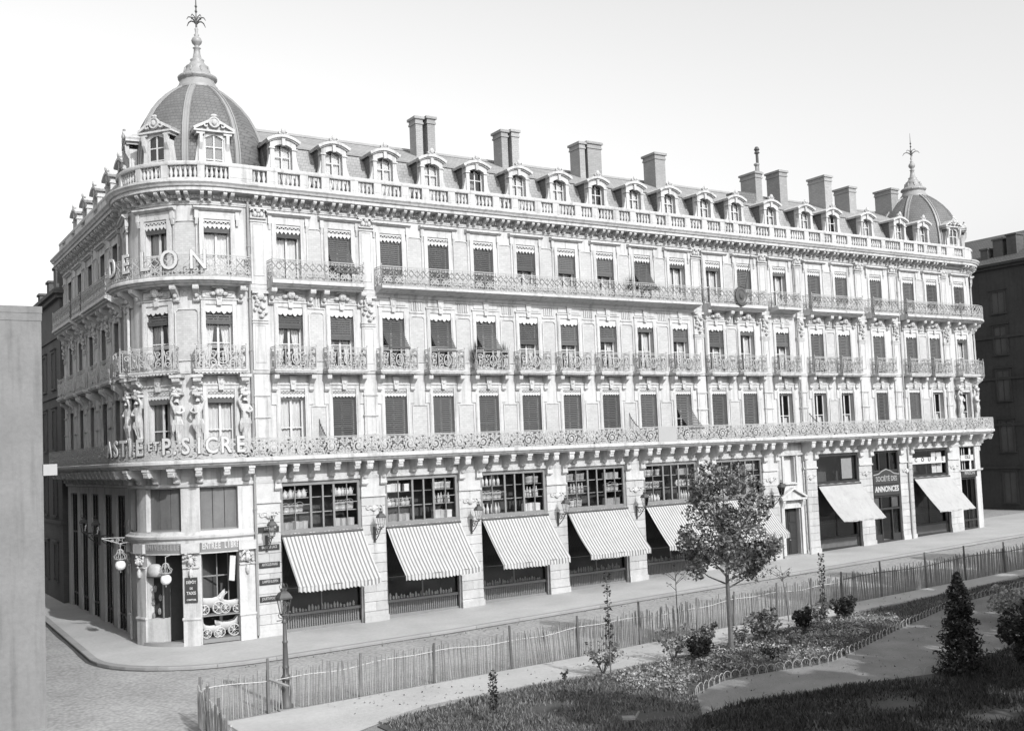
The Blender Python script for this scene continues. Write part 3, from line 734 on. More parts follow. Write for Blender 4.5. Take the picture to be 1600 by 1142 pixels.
# second floor: a balconette at every window
def slab2():
    b = MB(); b.box(-1.07, 1.07, -.70, .02, 12.06, 12.14); b.box(-1.03, 1.03, -.66, .02, 11.99, 12.06); b.box(-.95, .95, -.56, .02, 11.93, 11.99)
    for k in range(13): b.box(-.92 + k * .147, -.86 + k * .147, -.60, -.54, 11.94, 11.988)
    return b
def bracket2():
    b = MB(); b.prismx(console_prof(11.16, 11.93, .52), -.11, .11); b.tube([(-.12, -.40, 11.80), (.12, -.40, 11.80)], .08, 8); b.tube([(-.12, -.12, 11.26), (.12, -.12, 11.26)], .06, 7); return b.mesh('bracket', 'carved')
for s, part, i in ALLW:
    F_ = FR(s); cv = part in ('tower', 'far')
    if cv: bal = ob('balcony', slab2().xf(bentxf(s)).mesh('balcony', 'stone'), BLD)
    else: bal = ob('balcony', cached('sl2', lambda: slab2().mesh('balcony', 'stone')), BLD, F_)
    if cv: ob('railing_panel', rail2().xf(bentxf(s)).mesh('railing_panel', 'iron_pale'), bal)
    else: ob('railing_panel', cached('r2', lambda: rail2().mesh('railing_panel', 'iron_pale')), bal, F_)
    for x in (-.9, .9): ob('bracket', cached('br2', bracket2), bal, FR(s + x))
# third floor: balconies by group of windows
prof3 = [(-.02, 15.90), (.55, 15.90), (.60, 15.97), (.72, 16.0), (.74, 16.06), (.86, 16.09), (.86, 16.19), (.83, 16.24), (-.02, 16.24)]
prof3b = [(-.02, 15.92), (.22, 15.95), (.45, 16.03), (.72, 16.09), (.86, 16.12), (.86, 16.20), (.83, 16.24), (-.02, 16.24)]
def bracket3():
    b = MB(); b.prismx(console_prof(15.2, 15.9, .62), -.13, .13); b.tube([(-.14, -.5, 15.78), (.14, -.5, 15.78)], .09, 8); b.ell((0, -.26, 15.5), (.1, .1, .14), 6, 4); return b.mesh('bracket', 'carved')
def mascaron():
    b = MB(); b.ell((0, -.2, 15.66), (.22, .16, .2), 8, 6); b.box(-.34, .34, -.3, 0, 15.82, 15.9)
    for sg in (-1, 1): b.ell((sg * .26, -.12, 15.58), (.16, .1, .1), 6, 4)
    b.ell((0, -.34, 15.64), (.05, .06, .08), 5, 4); return b.mesh('carved_head', 'carved')
G3 = [(SLe + .6, -7.35, 1), (-6.35, -1.75, 1), (-.85, 20.0, 0), (20.65, 25.4, 1), (26.35, 28.5, 0), (29.45, 34.45, 1), (35.5, 38.05, 1), (39.0, 45.0, 1), (45.05, SRe - .3, 1), (SLe - 6.9, SLe - 1.0, 1), (SLe - 9.6, SLe - 7.3, 1), (SLe - 15.6, SLe - 10.2, 1)]
for a, c, br in G3:
    bal = ob('balcony', sweep(prof3 if br else prof3b, a, c).mesh('balcony', 'stone'), BLD)
    rails(((16.26, .03), (17.09, .02), (17.18, .035)), .8, a, c, bal)
    units(a, c, .66, rail3, 'r3', bal)
    b = MB()
    for s_ in (a + .02, c - .02):
        for z, h in ((16.26, .03), (17.09, .02), (17.18, .035)):
            p0, p1 = pt(s_, 0, z + h / 2), pt(s_, .8, z + h / 2); b.tube([p0, p1], .017, 4)
        for d in (.12, .3, .48, .66): b.tube([pt(s_, d, 16.27), pt(s_, d, 17.2)], .012, 4)
        for d, z in ((.2, 16.5), (.55, 16.5), (.2, 16.85), (.55, 16.85)): b.tube([pt(s_, d + .1 * cos(q), z + .12 * sin(q)) for q in np.linspace(0, 2 * pi, 10)], .016, 4)
        b.ell(pt(s_, .8, 17.27), (.035, .035, .06), 5, 4)
    ob('railing_return', b.mesh('railing_return', 'iron_pale'), bal)
    if br:
        ws = [q for q, _, _ in ALLW if a < q < c]
        bb_ = sorted({round(q + x, 2) for q in ws for x in (-.95, .95)})
        for q in bb_: ob('bracket', cached('br3', bracket3), bal, FR(q))
        for q in ws: ob('carved_head', cached('masc', mascaron), bal, FR(q))

# ------------------------------------------------------------------ balustrade, mansard roof, dormers, domes, chimneys
sol = ob('balustrade', sweep([(.02, 20.60), (.36, 20.60), (.36, 20.77), (.30, 20.81), (.06, 20.81), (.02, 20.77)], SEND + .4, SRe + 2).mesh('balustrade', 'stone'), BLD)
ob('coping', sweep([(.02, 21.37), (.36, 21.37), (.38, 21.43), (.38, 21.51), (.34, 21.55), (.04, 21.55), (0, 21.51), (0, 21.43)], SEND + .4, SRe + 2).mesh('coping', 'stone'), sol)
def baluster():
    b = MB(); b.lathe([(.055, 20.81), (.065, 20.83), (.05, 20.87), (.09, 21.00), (.085, 21.05), (.045, 21.22), (.06, 21.29), (.055, 21.37)], 7, 0, -.19); return b.mesh('baluster', 'stone', True)
def pedestal(w): 
    def f():
        b = MB(); b.box(-w / 2, w / 2, -.345, -.035, 20.79, 21.39); b.box(-w / 2 + .06, w / 2 - .06, -.36, -.3, 20.89, 21.29); return b.mesh('pedestal', 'stone')
    return f
def balrun(s0, s1, n):
    for k in range(n): ob('baluster', cached('balu', baluster), sol, FR(s0 + (s1 - s0) * (k + .5) / n))
runs = []
c_ = sorted(WX)
edges = []
for s in c_: edges.append((s - .55, s + .55, 5))
for a, c in zip(c_[:-1], c_[1:]):
    w = c - a - 1.1 - .8
    if w > .35: edges.append(((a + c) / 2 - w / 2, (a + c) / 2 + w / 2, max(2, round(w / .22))))
for a in (5, 51, 97):
    s = SL - R * radians(a); edges.append((s - .5, s + .5, 5))
for a in (28, 74): s = SL - R * radians(a); edges.append((s - .6, s + .6, 6))
for a in (-8, 30): s = SR + R * radians(a); edges.append((s - .5, s + .5, 5))
for s in WS: edges.append((s - .5, s + .5, 4))
edges.append((-7.0, -6.3, 3)); edges.append((43.9, 44.5, 3))
edges.sort()
for a, c, n in edges: balrun(a, c, n)
prev = SEND + .4
for a, c, n in edges + [(SRe + 2, 0, 0)]:
    if a - prev > .1:
        m = (a + prev) / 2; w = a - prev
        if w < 1.2 and not (SLe < m < SL or SR < m < SRe): ob('pedestal', cached(('ped', round(w, 2)), pedestal(w)), sol, FR(m))
        else: ob('pedestal', sweep([(.035, 20.79), (.345, 20.79), (.345, 21.39), (.035, 21.39)], prev, a).mesh('pedestal', 'stone'), sol)
    prev = c
# mansard (slate) on the long front and the side street
for a, c, rid in ((-5.9, 44.6, 1), (SEND + .5, SLe - .9, 1)):
    ob('roof_slope', sweep([(-.68, 20.5), (-1.02, 22.0), (-1.5, 23.18), (-1.9, 23.18), (-1.9, 20.5)], a, c).mesh('roof_slope', 'slate_pale'), BLD)
    ob('roof_flashing', sweep([(-1.42, 23.16), (-1.40, 23.26), (-1.7, 23.34), (-1.75, 23.2)], a, c).mesh('roof_flashing', 'zinc'), BLD)
    ob('roof_slope', sweep([(-1.6, 23.26), (-5.6, 25.15), (-9.6, 23.2), (-9.6, 21)], a, c).mesh('roof_slope', 'slate_pale'), BLD)
    ob('roof_ridge', sweep([(-5.4, 25.08), (-5.5, 25.24), (-5.7, 25.24), (-5.8, 25.08)], a, c).mesh('roof_ridge', 'zinc'), BLD)
def arc(w, z0, h, n=9): return [(-w + 2 * w * k / n, z0 + h * (1 - (2 * k / n - 1) ** 2)) for k in range(n + 1)]
DY = .30
def dormer_front(w=.44, jw=.20, z0=20.5, zs=22.78, h=.17):
    b = MB()
    for sg in (-1, 1):
        x0, x1 = sorted((sg * w, sg * (w + jw))); b.box(x0, x1, DY, DY + .45, z0, zs)
        x0, x1 = sorted((sg * (w - .02), sg * (w + jw + .06))); b.box(x0, x1, DY - .05, DY + .3, zs - .10, zs - .03)
    top = arc(w + jw, zs + .28, h); bot = arc(w, zs, h * .9)
    b.prism([(-w - jw, zs)] + [(-w, zs)] + bot[1:-1] + [(w, zs), (w + jw, zs)] + top[::-1], DY, DY + .45)
    b.strip(arc(w + jw + .18, zs + .26, h * 1.6, 11), .13, DY - .16, DY + 1.3)
    b.strip(arc(w + jw + .10, zs + .20, h * 1.4, 11), .06, DY - .08, DY + .3)
    return b.mesh('dormer', 'stone')
def dormer_cheek(sg, w=.62, zs=22.92):
    b = MB()
    if 1:
        b.prismx([(DY + .42, 20.5), (1.3, 20.5), (1.95, zs + .1), (DY + .42, zs + .1)], sg * w - .03, sg * w + .03)
    return b.mesh('cheek', 'slate')
def volute(sg):
    b = MB()
    if 1:
        pl = [(.60, 22.5), (.68, 22.35), (.72, 22.1), (.79, 21.85), (.92, 21.6), (1.04, 21.4), (1.06, 20.95), (.60, 20.95)]
        b.prism([(sg * x, z) for x, z in pl], DY + .06, DY + .26)
        b.tube([(sg * .90, DY + .0, 21.40), (sg * .90, DY + .3, 21.40)], .14, 9)
    return b.mesh('volute', 'stone')
def crest():
    b = MB(); b.ell((0, DY - .08, 23.56), (.13, .09, .16), 8, 6)
    for sg in (-1, 1): b.strip(spiral(sg * .15, 23.46, .08, .02, pi / 2, pi / 2 - sg * 4.5, 9), .05, DY - .1, DY + .04)
    b.prism([(-.07, 22.86), (.07, 22.86), (.10, 23.5), (-.10, 23.5)], DY - .09, DY + .1)
    return b.mesh('crest', 'carved')
def dwin(w=.44, z0=21.0, zs=22.78, h=.15):
    b = MB()
    for x0, x1 in ((-w, -w + .07), (w - .07, w), (-.035, .035)): b.box(x0, x1, DY + .24, DY + .3, z0, zs + .1)
    for z in (z0, z0 + .75, zs - .45): b.box(-w, w, DY + .245, DY + .295, z, z + .05)
    return b.mesh('window', 'frame_white')
def dpane(w=.44):
    return MB().add([(-w, DY + .27, 20.95), (w, DY + .27, 20.95), (w, DY + .27, 22.96), (-w, DY + .27, 22.96)], [(0, 1, 2, 3)]).mesh('pane', 'glass')
def droom(w=.44):
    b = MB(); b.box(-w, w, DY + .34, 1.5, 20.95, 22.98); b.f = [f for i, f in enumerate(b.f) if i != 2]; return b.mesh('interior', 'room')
def dcurt(sg):
    b = MB()
    if 1:
        q = [(sg * (.42 - .36 * k / 8), DY + .36 + .02 * (k % 2), z) for z in (21.0, 22.93) for k in range(9)]
        b.add(q, [(k, k + 1, k + 10, k + 9) for k in range(8)])
    return b.mesh('curtain', 'curtain')
def put_dormer(F_, k):
    d = ob('dormer', cached('dfront', dormer_front), BLD, F_)
    for sg in (-1, 1):
        ob('cheek', cached(('dch', sg), lambda: dormer_cheek(sg)), d, F_); ob('volute', cached(('dvol', sg), lambda: volute(sg)), d, F_)
        if k not in (4, 7, 14): ob('curtain', cached(('dcurt', sg), lambda: dcurt(sg)), d, F_)
    for nm, key, fn in (('crest', 'dcre', crest), ('window', 'dwin', dwin), ('pane', 'dpane', dpane), ('interior', 'droom', droom)):
        ob(nm, cached(key, fn), d, F_)
for i, s in enumerate(WX): put_dormer(FR(s), i)
for i, s in enumerate(WS): put_dormer(FR(s), 20 + i)
def quadx(w, z0, z1, y, m, name='pane'):
    return MB().add([(-w / 2, y, z0), (w / 2, y, z0), (w / 2, y, z1), (-w / 2, y, z1)], [(0, 1, 2, 3)]).mesh(name, m)
# domes
def dome_dormer():
    b = MB(); D = .15
    for sg in (-1, 1):
        x0, x1 = sorted((sg * .45, sg * .70)); b.box(x0, x1, D, D + 1.0, 20.95, 22.95)
        x0, x1 = sorted((sg * .42, sg * .80)); b.box(x0, x1, D - .12, D + .6, 22.9, 23.02)
        pl = [(.70, 22.5), (.78, 22.1), (.84, 21.7), (.95, 21.35), (1.02, 20.95), (.68, 20.95)]; b.prism([(sg * x, z) for x, z in pl], D + .1, D + .35)
        b.prismx([(D, 22.2), (D - .16, 22.5), (D - .2, 22.9), (D, 22.9)], sg * .6 - .07, sg * .6 + .07)
    b.prism([(-.7, 22.7), (-.45, 22.7)] + arc(.45, 22.7, .2)[1:-1] + [(.45, 22.7), (.7, 22.7), (.7, 23.05), (-.7, 23.05)], D, D + .9)
    b.prism([(-.92, 23.02), (.92, 23.02), (.92, 23.10), (-.92, 23.10)], D - .18, D + .9)
    # raked pediment
    b.strip([(-.92, 23.14), (-.5, 23.36), (-.2, 23.52)], .12, D - .18, D + .8); b.strip([(.92, 23.14), (.5, 23.36), (.2, 23.52)], .12, D - .18, D + .8)
    b.prism([(-.8, 23.1), (.8, 23.1), (.18, 23.5), (-.18, 23.5)], D - .02, D + .8)
    return b.mesh('dormer', 'stone')
def medallion():
    b = MB(); D = .05
    b.lathe([(.0, 0), (.17, .02), (.2, .06), (.25, .06), (.27, 0), (.25, -.1)], 14); b.xf(lambda x, y, z: (x, D - z - .05, 23.46 + y))
    b.ell((0, D - .1, 23.46), (.12, .08, .15), 8, 6)
    for sg in (-1, 1): b.strip(spiral(sg * .36, 23.3, .12, .02, pi / 2, pi / 2 - sg * 5, 10), .07, D - .12, D + .05)
    b.ell((0, D - .04, 23.78), (.16, .08, .08), 7, 4)
    return b.mesh('medallion', 'carved')
DP = [(3.08, 20.4), (3.08, 22.0), (3.02, 22.7), (2.88, 23.45), (2.66, 24.05), (2.36, 24.6), (1.98, 25.1), (1.55, 25.54), (1.15, 25.86), (.85, 26.06)]
for C, angs, doms in ((CL, [28 + 45 * k for k in range(8)], (5, 51, 97)), (CR, [-22 + 45 * k for k in range(8)], (-4, 42, 88))):
    sgn = -1 if C is CL else 1
    base = T(C[0], C[1], 0)
    dome = ob('dome', MB().lathe(DP, 40).mesh('dome', 'slate', True), BLD, base)
    for a in angs:
        t = radians(sgn * a); b = MB()
        for off, w, hgt in ((0, .30, .05), (-.105, .06, .10), (.105, .06, .10)):
            vs = []
            for r_, z in DP:
                for dx, dr in ((off - w / 2, 0), (off - w / 2, hgt), (off + w / 2, hgt), (off + w / 2, 0)): vs.append((dx, -(r_ + dr), z + dr * .3))
            n = len(DP); b.add(vs, [(i * 4 + k, i * 4 + (k + 1) % 4, i * 4 + 4 + (k + 1) % 4, i * 4 + 4 + k) for i in range(n - 1) for k in range(4)])
        ob('rib', b.mesh('rib', 'zinc'), dome, base @ RZ(t))
    b = MB(); b.lathe([(.98, 26.5), (1.0, 26.62), (.9, 26.72), (.84, 26.9), (.80, 27.0), (.92, 27.05), (.94, 27.16), (.84, 27.24), (.66, 27.34), (.60, 27.5), (.52, 27.62), (.56, 27.70), (.42, 27.80), (.30, 27.98), (.34, 28.06), (.22, 28.12), (.16, 28.4), (.14, 28.62), (.20, 28.66), (.10, 28.72), (.12, 28.8), (.22, 28.9), (.26, 29.02), (.2, 29.16), (.09, 29.25), (.13, 29.32), (.06, 29.4), (.09, 29.62), (.04, 29.7), (.035, 30.4)], 14)
    for k in range(12):
        q = 2 * pi * k / 12; b.ell((.86 * cos(q), .86 * sin(q), 27.12), (.09, .09, .09), 6, 4)
    for k in range(8):
        q = 2 * pi * k / 8; b.tube([(.64 * cos(q), .64 * sin(q), 27.3), (.58 * cos(q), .58 * sin(q), 27.62)], .05, 5)
    ob('lantern_cap', b.mesh('lantern_cap', 'zinc', True), dome, base @ T(0, 0, -.5))
    b = MB(); b.tube([(0, 0, 29.6), (0, 0, 30.2), (0, 0, 30.9), (0, 0, 31.55)], [.05, .04, .03, .012], 6)
    for z in (30.12, 30.5, 30.75): b.ell((0, 0, z), (.07, .07, .07), 6, 4)
    for k in range(4):
        q = k * pi / 2 + .5; c_, s_ = cos(q), sin(q)
        b.tube([(0, 0, 29.85), (.16 * c_, .16 * s_, 30.02), (.34 * c_, .34 * s_, 30.10), (.5 * c_, .5 * s_, 30.06), (.62 * c_, .62 * s_, 29.9)], [.04, .04, .035, .03, .015], 5)
        b.tube([(0, 0, 29.9), (.1 * c_, .1 * s_, 30.2), (.26 * c_, .26 * s_, 30.28), (.32 * c_, .32 * s_, 30.18)], .025, 5)
    ob('spire', b.mesh('spire', 'iron_grey'), dome, base @ T(0, 0, -.5))
    for a in doms:
        F_ = base @ RZ(radians(sgn * a)) @ T(0, -R + .02, 0)
        d = ob('dormer', cached('ddorm', dome_dormer), dome, F_)
        # fronts carry the same window as the other dormers (kept one level up in the hierarchy)
        for nm, key, fn in (('medallion', 'medal', medallion),): ob(nm, cached(key, fn), dome, F_)
        ob('window', cached('dwin', dwin), dome, F_ @ T(0, -.36, .0)); ob('pane', cached('dpane', dpane), dome, F_ @ T(0, -.36, .0)); ob('interior', cached('dback', lambda: quadx(.9, 20.6, 22.96, .27, 'panel_dark', 'interior')), dome, F_)
# chimneys
def chimney(x, y, w, d, z1, name='chimney'):
    x += (y + d - 4.0) * (x + 23.2) / 50.9      # measured along the sight line to the rear edge
    b = MB(); b.box(x, x + w, y, y + d, 23.0, z1 - .42); b.box(x - .05, x + w + .05, y - .05, y + d + .05, z1 - .42, z1 - .32); b.box(x - .02, x + w + .02, y - .02, y + d + .02, z1 - .32, z1 - .14); b.box(x - .10, x + w + .10, y - .10, y + d + .10, z1 - .14, z1)
    c = ob(name, b.mesh(name, 'brick_chimney'), BLD)
    for k in range(max(1, int(d / .45))):
        p = MB(); p.lathe([(.11, z1 - .02), (.09, z1 + .05), (.08, z1 + .05)], 8, x + w / 2, y + .25 + k * .42); ob('flue', p.mesh('flue', 'brick_chimney'), c)
for q in ((3.48, 3.9, .42, .75, 26.62), (4.2, 3.9, .48, .75, 26.72), (8.9, 3.9, .42, .9, 26.6), (9.66, 3.9, .5, .8, 26.7), (14.35, 3.9, .40, 1.0, 26.6), (14.95, 3.9, 1.05, 1.0, 26.7), (20.1, 3.9, .85, 1.15, 26.65), (28.6, 3.9, .50, 1.4, 26.4), (29.8, 4.0, .32, .5, 26.4), (31.1, 3.9, .75, 1.2, 26.75), (35.3, 3.9, .75, 1.5, 26.9), (38.0, 3.9, .75, 1.35, 26.35), (42.5, 3.9, .8, 1.5, 26.7), (37.5, 12.0, .9, 1.5, 24.6)): chimney(*q)
b = MB(); b.tube([(30.55, 4.3, 23.5), (30.55, 4.3, 26.9)], .12, 7); b.lathe([(.12, 26.9), (.2, 27.0), (.2, 27.08), (.05, 27.15)], 8, 30.55, 4.3); ob('flue_pipe', b.mesh('flue_pipe', 'zinc'), BLD)
b = MB(); b.tube([(31.0, 4.6, 23.5), (30.95, 4.6, 27.9)], .10, 7); b.lathe([(.10, 27.9), (.2, 27.95), (.12, 28.1), (.2, 28.2), (.1, 28.4)], 8, 30.95, 4.6); ob('flue_pipe', b.mesh('flue_pipe', 'iron_grey'), BLD)
b = MB(); b.box(26.6, 28.3, 2.4, 3.4, 23.6, 24.35); ob('roof_hatch', b.mesh('roof_hatch', 'slate'), BLD)

# ------------------------------------------------------------------ ground floor: piers of stone blocks
def block(w, h):
    def f():
        b = MB(); b.bevbox(-w / 2, w / 2, -.055, .03, .006, h - .006, .018); return b.mesh('stone_block', 'stone_block')
    return f
for a, c in PIERS:
    w = c - a; m = (a + c) / 2; z = math.floor(gz(m) / .455) * .455 - .3; k = 0
    while z < 6.0:
        h = .455
        if k % 2 == 0: ob('stone_block', cached(('blk', round(w, 2)), block(w, h)), BLD, FR(m, z))
        else:
            for sg in (-1, 1): ob('stone_block', cached(('blk', round(w / 2, 2)), block(w / 2 - .004, h)), BLD, FR(m + sg * w / 4, z))
        z += h; k += 1
    b = MB(); b.box(-w / 2 - .03, w / 2 + .03, -.14, .02, z, z + .10); b.box(-w / 2, w / 2, -.08, .02, z + .1, 6.98)
    b.ell((0, -.1, z - .55), (.16, .09, .16), 8, 6)
    for sg in (-1, 1):
        b.strip(spiral(sg * .32, z - .5, .12, .03, 0, sg * 5.5, 11), .06, -.12, -.03); b.ell((sg * .16, -.08, z - .55), (.1, .06, .07), 6, 4)
    ob('pier_capital', b.mesh('pier_capital', 'carved'), BLD, FR(m))
    b = MB(); b.box(-w / 2 - .02, w / 2 + .02, -.10, .02, gz(m) - .1, gz(m) + .42); ob('plinth', b.mesh('plinth', 'stone_block'), BLD, FR(m))

# ---- shop fronts
def shop_frame(w, zs, zg, kind, m):
    b = MB(); h = w / 2; zt = 6.95
    b.box(-h, h, .02, .16, zt - .16, zt - .002); b.box(-h + .16, h - .16, .05, .14, zs + .06, zs + .16)
    for sg in (-1, 1):
        x0, x1 = sorted((sg * (h - .002), sg * (h - .16))); b.box(x0, x1, .021, .15, zs + .05, zt - .16)
        x0, x1 = sorted((sg * (h - .002), sg * (h - .09))); b.box(x0, x1, .10, .2, zg, zs - .2)
    b.box(-h, h, -.02, .22, zs - .2, zs + .06)
    if kind == 'grid':
        for f, t in ((.38, .05), (.53, .04), (.665, .05), (.19, .018), (.83, .018)): b.box(-h + w * f - t, -h + w * f + t, .06, .13, zs + .16, zt - .16)
        for a0, a1 in ((.0, .38), (.665, 1.)): b.box(-h + w * a0 + .16, -h + w * a1 - .05, .075, .11, zs + 1.25, zs + 1.29)
    # lower glazing
    b.box(-.035, .035, .30, .36, zg + .8, zs - .2); b.box(-h + .09, h - .09, .22, .45, zg + .72, zg + .84); b.box(-h + .09, h - .09, .25, .42, zg - .05, zg + .14)
    return b.mesh('shop_front', m)
def grille(w, zg):
    b = MB(); n = int((w - .2) / .115)
    for k in range(n): b.box(-w / 2 + .12 + k * .115, -w / 2 + .165 + k * .115, .27, .31, zg + .14, zg + .72)
    b.box(-w / 2 + .09, w / 2 - .09, .40, .42, zg + .1, zg + .72)
    return b.mesh('grille', 'frame_grey')
def shop_room(w, z0, z1, d0, d1, m='room'):
    b = MB(); h = w / 2; b.box(-h, h, d0, d1, z0, z1); b.f = [f for i, f in enumerate(b.f) if i != 2]; return b.mesh('interior', m)
ORD = ['first', 'second', 'third', 'fourth', 'fifth', 'sixth', '', 'seventh', 'eighth', 'ninth']
# goods ---------------------------------------------------------------
def jug():
    b = MB(); b.lathe([(0, 0), (.10, 0), (.13, .06), (.14, .16), (.09, .27), (.06, .31), (.075, .36)], 9)
    b.tube([(.12, 0, .2), (.2, 0, .24), (.2, 0, .32), (.07, 0, .32)], .018, 4); b.tube([(-.12, 0, .12), (-.19, 0, .2), (-.2, 0, .3)], [.03, .025, .018], 5); b.ell((0, 0, .39), (.03, .03, .04), 5, 4); return b.mesh('jug', 'goods_pale', True)
def pail():
    b = MB(); b.lathe([(0, 0), (.12, 0), (.155, .30), (.165, .32), (.15, .32), (.13, .06)], 10); b.tube([(-.155 * cos(a), 0, .30 + .12 * sin(a)) for a in np.linspace(0, pi, 8)], .008, 4); return b.mesh('pail', 'goods_pale', True)
def basket():
    b = MB(); b.lathe([(0, 0), (.17, 0), (.175, .16), (.18, .17), (.175, .18), (.18, .33), (.19, .35), (.16, .35), (.15, .05)], 10); return b.mesh('basket', 'goods_mid')
def carton():
    b = MB(); b.box(-.13, .13, -.1, .1, 0, .34); b.box(-.135, .135, -.105, .105, .27, .345); return b.mesh('carton', 'goods_pale')
def bottle():
    b = MB(); b.lathe([(0, 0), (.065, 0), (.07, .2), (.03, .3), (.025, .4), (.035, .41)], 8); return b.mesh('bottle', 'goods_pale', True)
def platter():
    b = MB(); b.lathe([(0, 0), (.12, .0), (.19, .04), (.2, .06), (.12, .03)], 14); b.xf(lambda x, y, z: (x, -z, y + .2)); b.box(-.05, .05, 0, .08, 0, .06); return b.mesh('platter', 'goods_pale', True)
KINDS = {'jug': (jug, 'pale lidded jug'), 'pail': (pail, 'pale metal pail'), 'basket': (basket, 'dark ribbed tub'), 'carton': (carton, 'pale carton'), 'bottle': (bottle, 'pale slim bottle'), 'platter': (platter, 'pale round platter on edge')}
SHELF = [[['basket', 'basket'], ['pail', 'pail'], ['jug', 'jug']], [['basket', 'carton'], ['jug', 'bottle'], ['carton', 'pail']], [['bottle', 'carton'], ['pail', 'bottle'], ['bottle', 'pail']], [['pail', 'basket'], ['bottle', 'pail'], ['pail', 'basket']], [['jug', 'bottle'], ['platter', 'platter'], ['pail', 'basket']], [['carton', 'basket'], ['pail', 'jug'], ['basket', 'pail']]]
SHN = ['bottom', 'middle', 'top']
for i, (a, c) in enumerate(BAYS):
    w = c - a; m = (a + c) / 2; F_ = FR(m); zg = gz(m) + PH; zs = 4.62 if i < 7 else 5.02
    if i == 6: continue
    if i == 8: continue
    grid = i < 6
    sf = ob('shop_front', shop_frame(w, zs, zg, 'grid' if grid else 'plain', 'frame_grey' if grid else 'frame_dark'), BLD, F_)
    ob('pane', quadx(w - .2, zs + .1, 6.85, .115, 'glass'), sf, F_); ob('pane', quadx(w - .2, zg + .8, zs - .2, .33, 'glass'), sf, F_)
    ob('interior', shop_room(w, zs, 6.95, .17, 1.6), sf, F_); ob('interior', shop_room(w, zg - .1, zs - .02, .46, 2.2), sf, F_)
    ob('grille', grille(w, zg), sf, F_)
    if grid:
        h = w / 2
        for k, zz in enumerate((zs + .16, zs + .90, zs + 1.60)):
            b = MB(); b.box(-h + .1, h - .1, .22, .62, zz - .03, zz); ob('shelf', b.mesh('shelf', 'goods_mid'), sf, F_)
            for side, (x0, x1) in enumerate(((-h + .28, -h + w * .36), (-h + w * .70, h - .3))):
                kd = SHELF[i][k][side]; n = 5
                for q in range(n):
                    if rnd.random() < .06: continue
                    x = x0 + (x1 - x0) * (q + .5) / n + rnd.uniform(-.03, .03)
                    solo(kd, cached(('good', kd), KINDS[kd][0]), '%s, %s from left, %s shelf, %s half of %s display window' % (KINDS[kd][1], ORD[q], SHN[k], ('left', 'right')[side], ORD[i]), kd,
                         F_ @ T(x, .40 + rnd.uniform(-.04, .04), zz) @ RZ(rnd.uniform(-.3, .3)) @ SX(*[rnd.uniform(.92, 1.08) * (1.3 if kd == 'bottle' else 1.12 if kd in ('pail', 'carton') else .98)] * 3), '%s goods, %s shelf of display window %d' % (('left', 'right')[side], SHN[k], i + 1))
    # small goods behind the lower glass: too small to tell apart
    b = MB(); n = int(w / .17)
    for q in range(n):
        x = -w / 2 + .2 + q * (w - .4) / n; hh = rnd.uniform(.1, .32)
        b.lathe([(.0, zg + .84), (.05, zg + .84), (.055, zg + .84 + hh * .6), (.02, zg + .84 + hh), (0, zg + .84 + hh)], 6, x, .42 + rnd.uniform(0, .1))
    if i < 6: ob('small_goods', b.mesh('small_goods', 'goods_pale'), None, F_, label='row of small pale goods on the low sill of the %s shop window' % ORD[i], category='goods', kind='stuff')
    else:
        b = MB()
        for x0, x1 in ((-w / 2 + .25, -w / 2 + .55), (w * .15, w * .28), (w * .29, w / 2 - .25)):
            vs = [(x0 + (x1 - x0) * k / 8, .30 + .03 * (k % 2), z) for z in (zs + .2, 6.7) for k in range(9)]; b.add(vs, [(k, k + 1, k + 10, k + 9) for k in range(8)])
        if i == 9: ob('curtain', b.mesh('curtain', 'curtain'), sf, F_)
        else: ob('curtain', MB().add([(w * .18, .3, zs + .25), (w / 2 - .3, .3, zs + .25), (w / 2 - .3, .3, 6.6), (w * .18, .3, 6.6)], [(0, 1, 2, 3)]).mesh('curtain', 'goods_mid'), sf, F_)

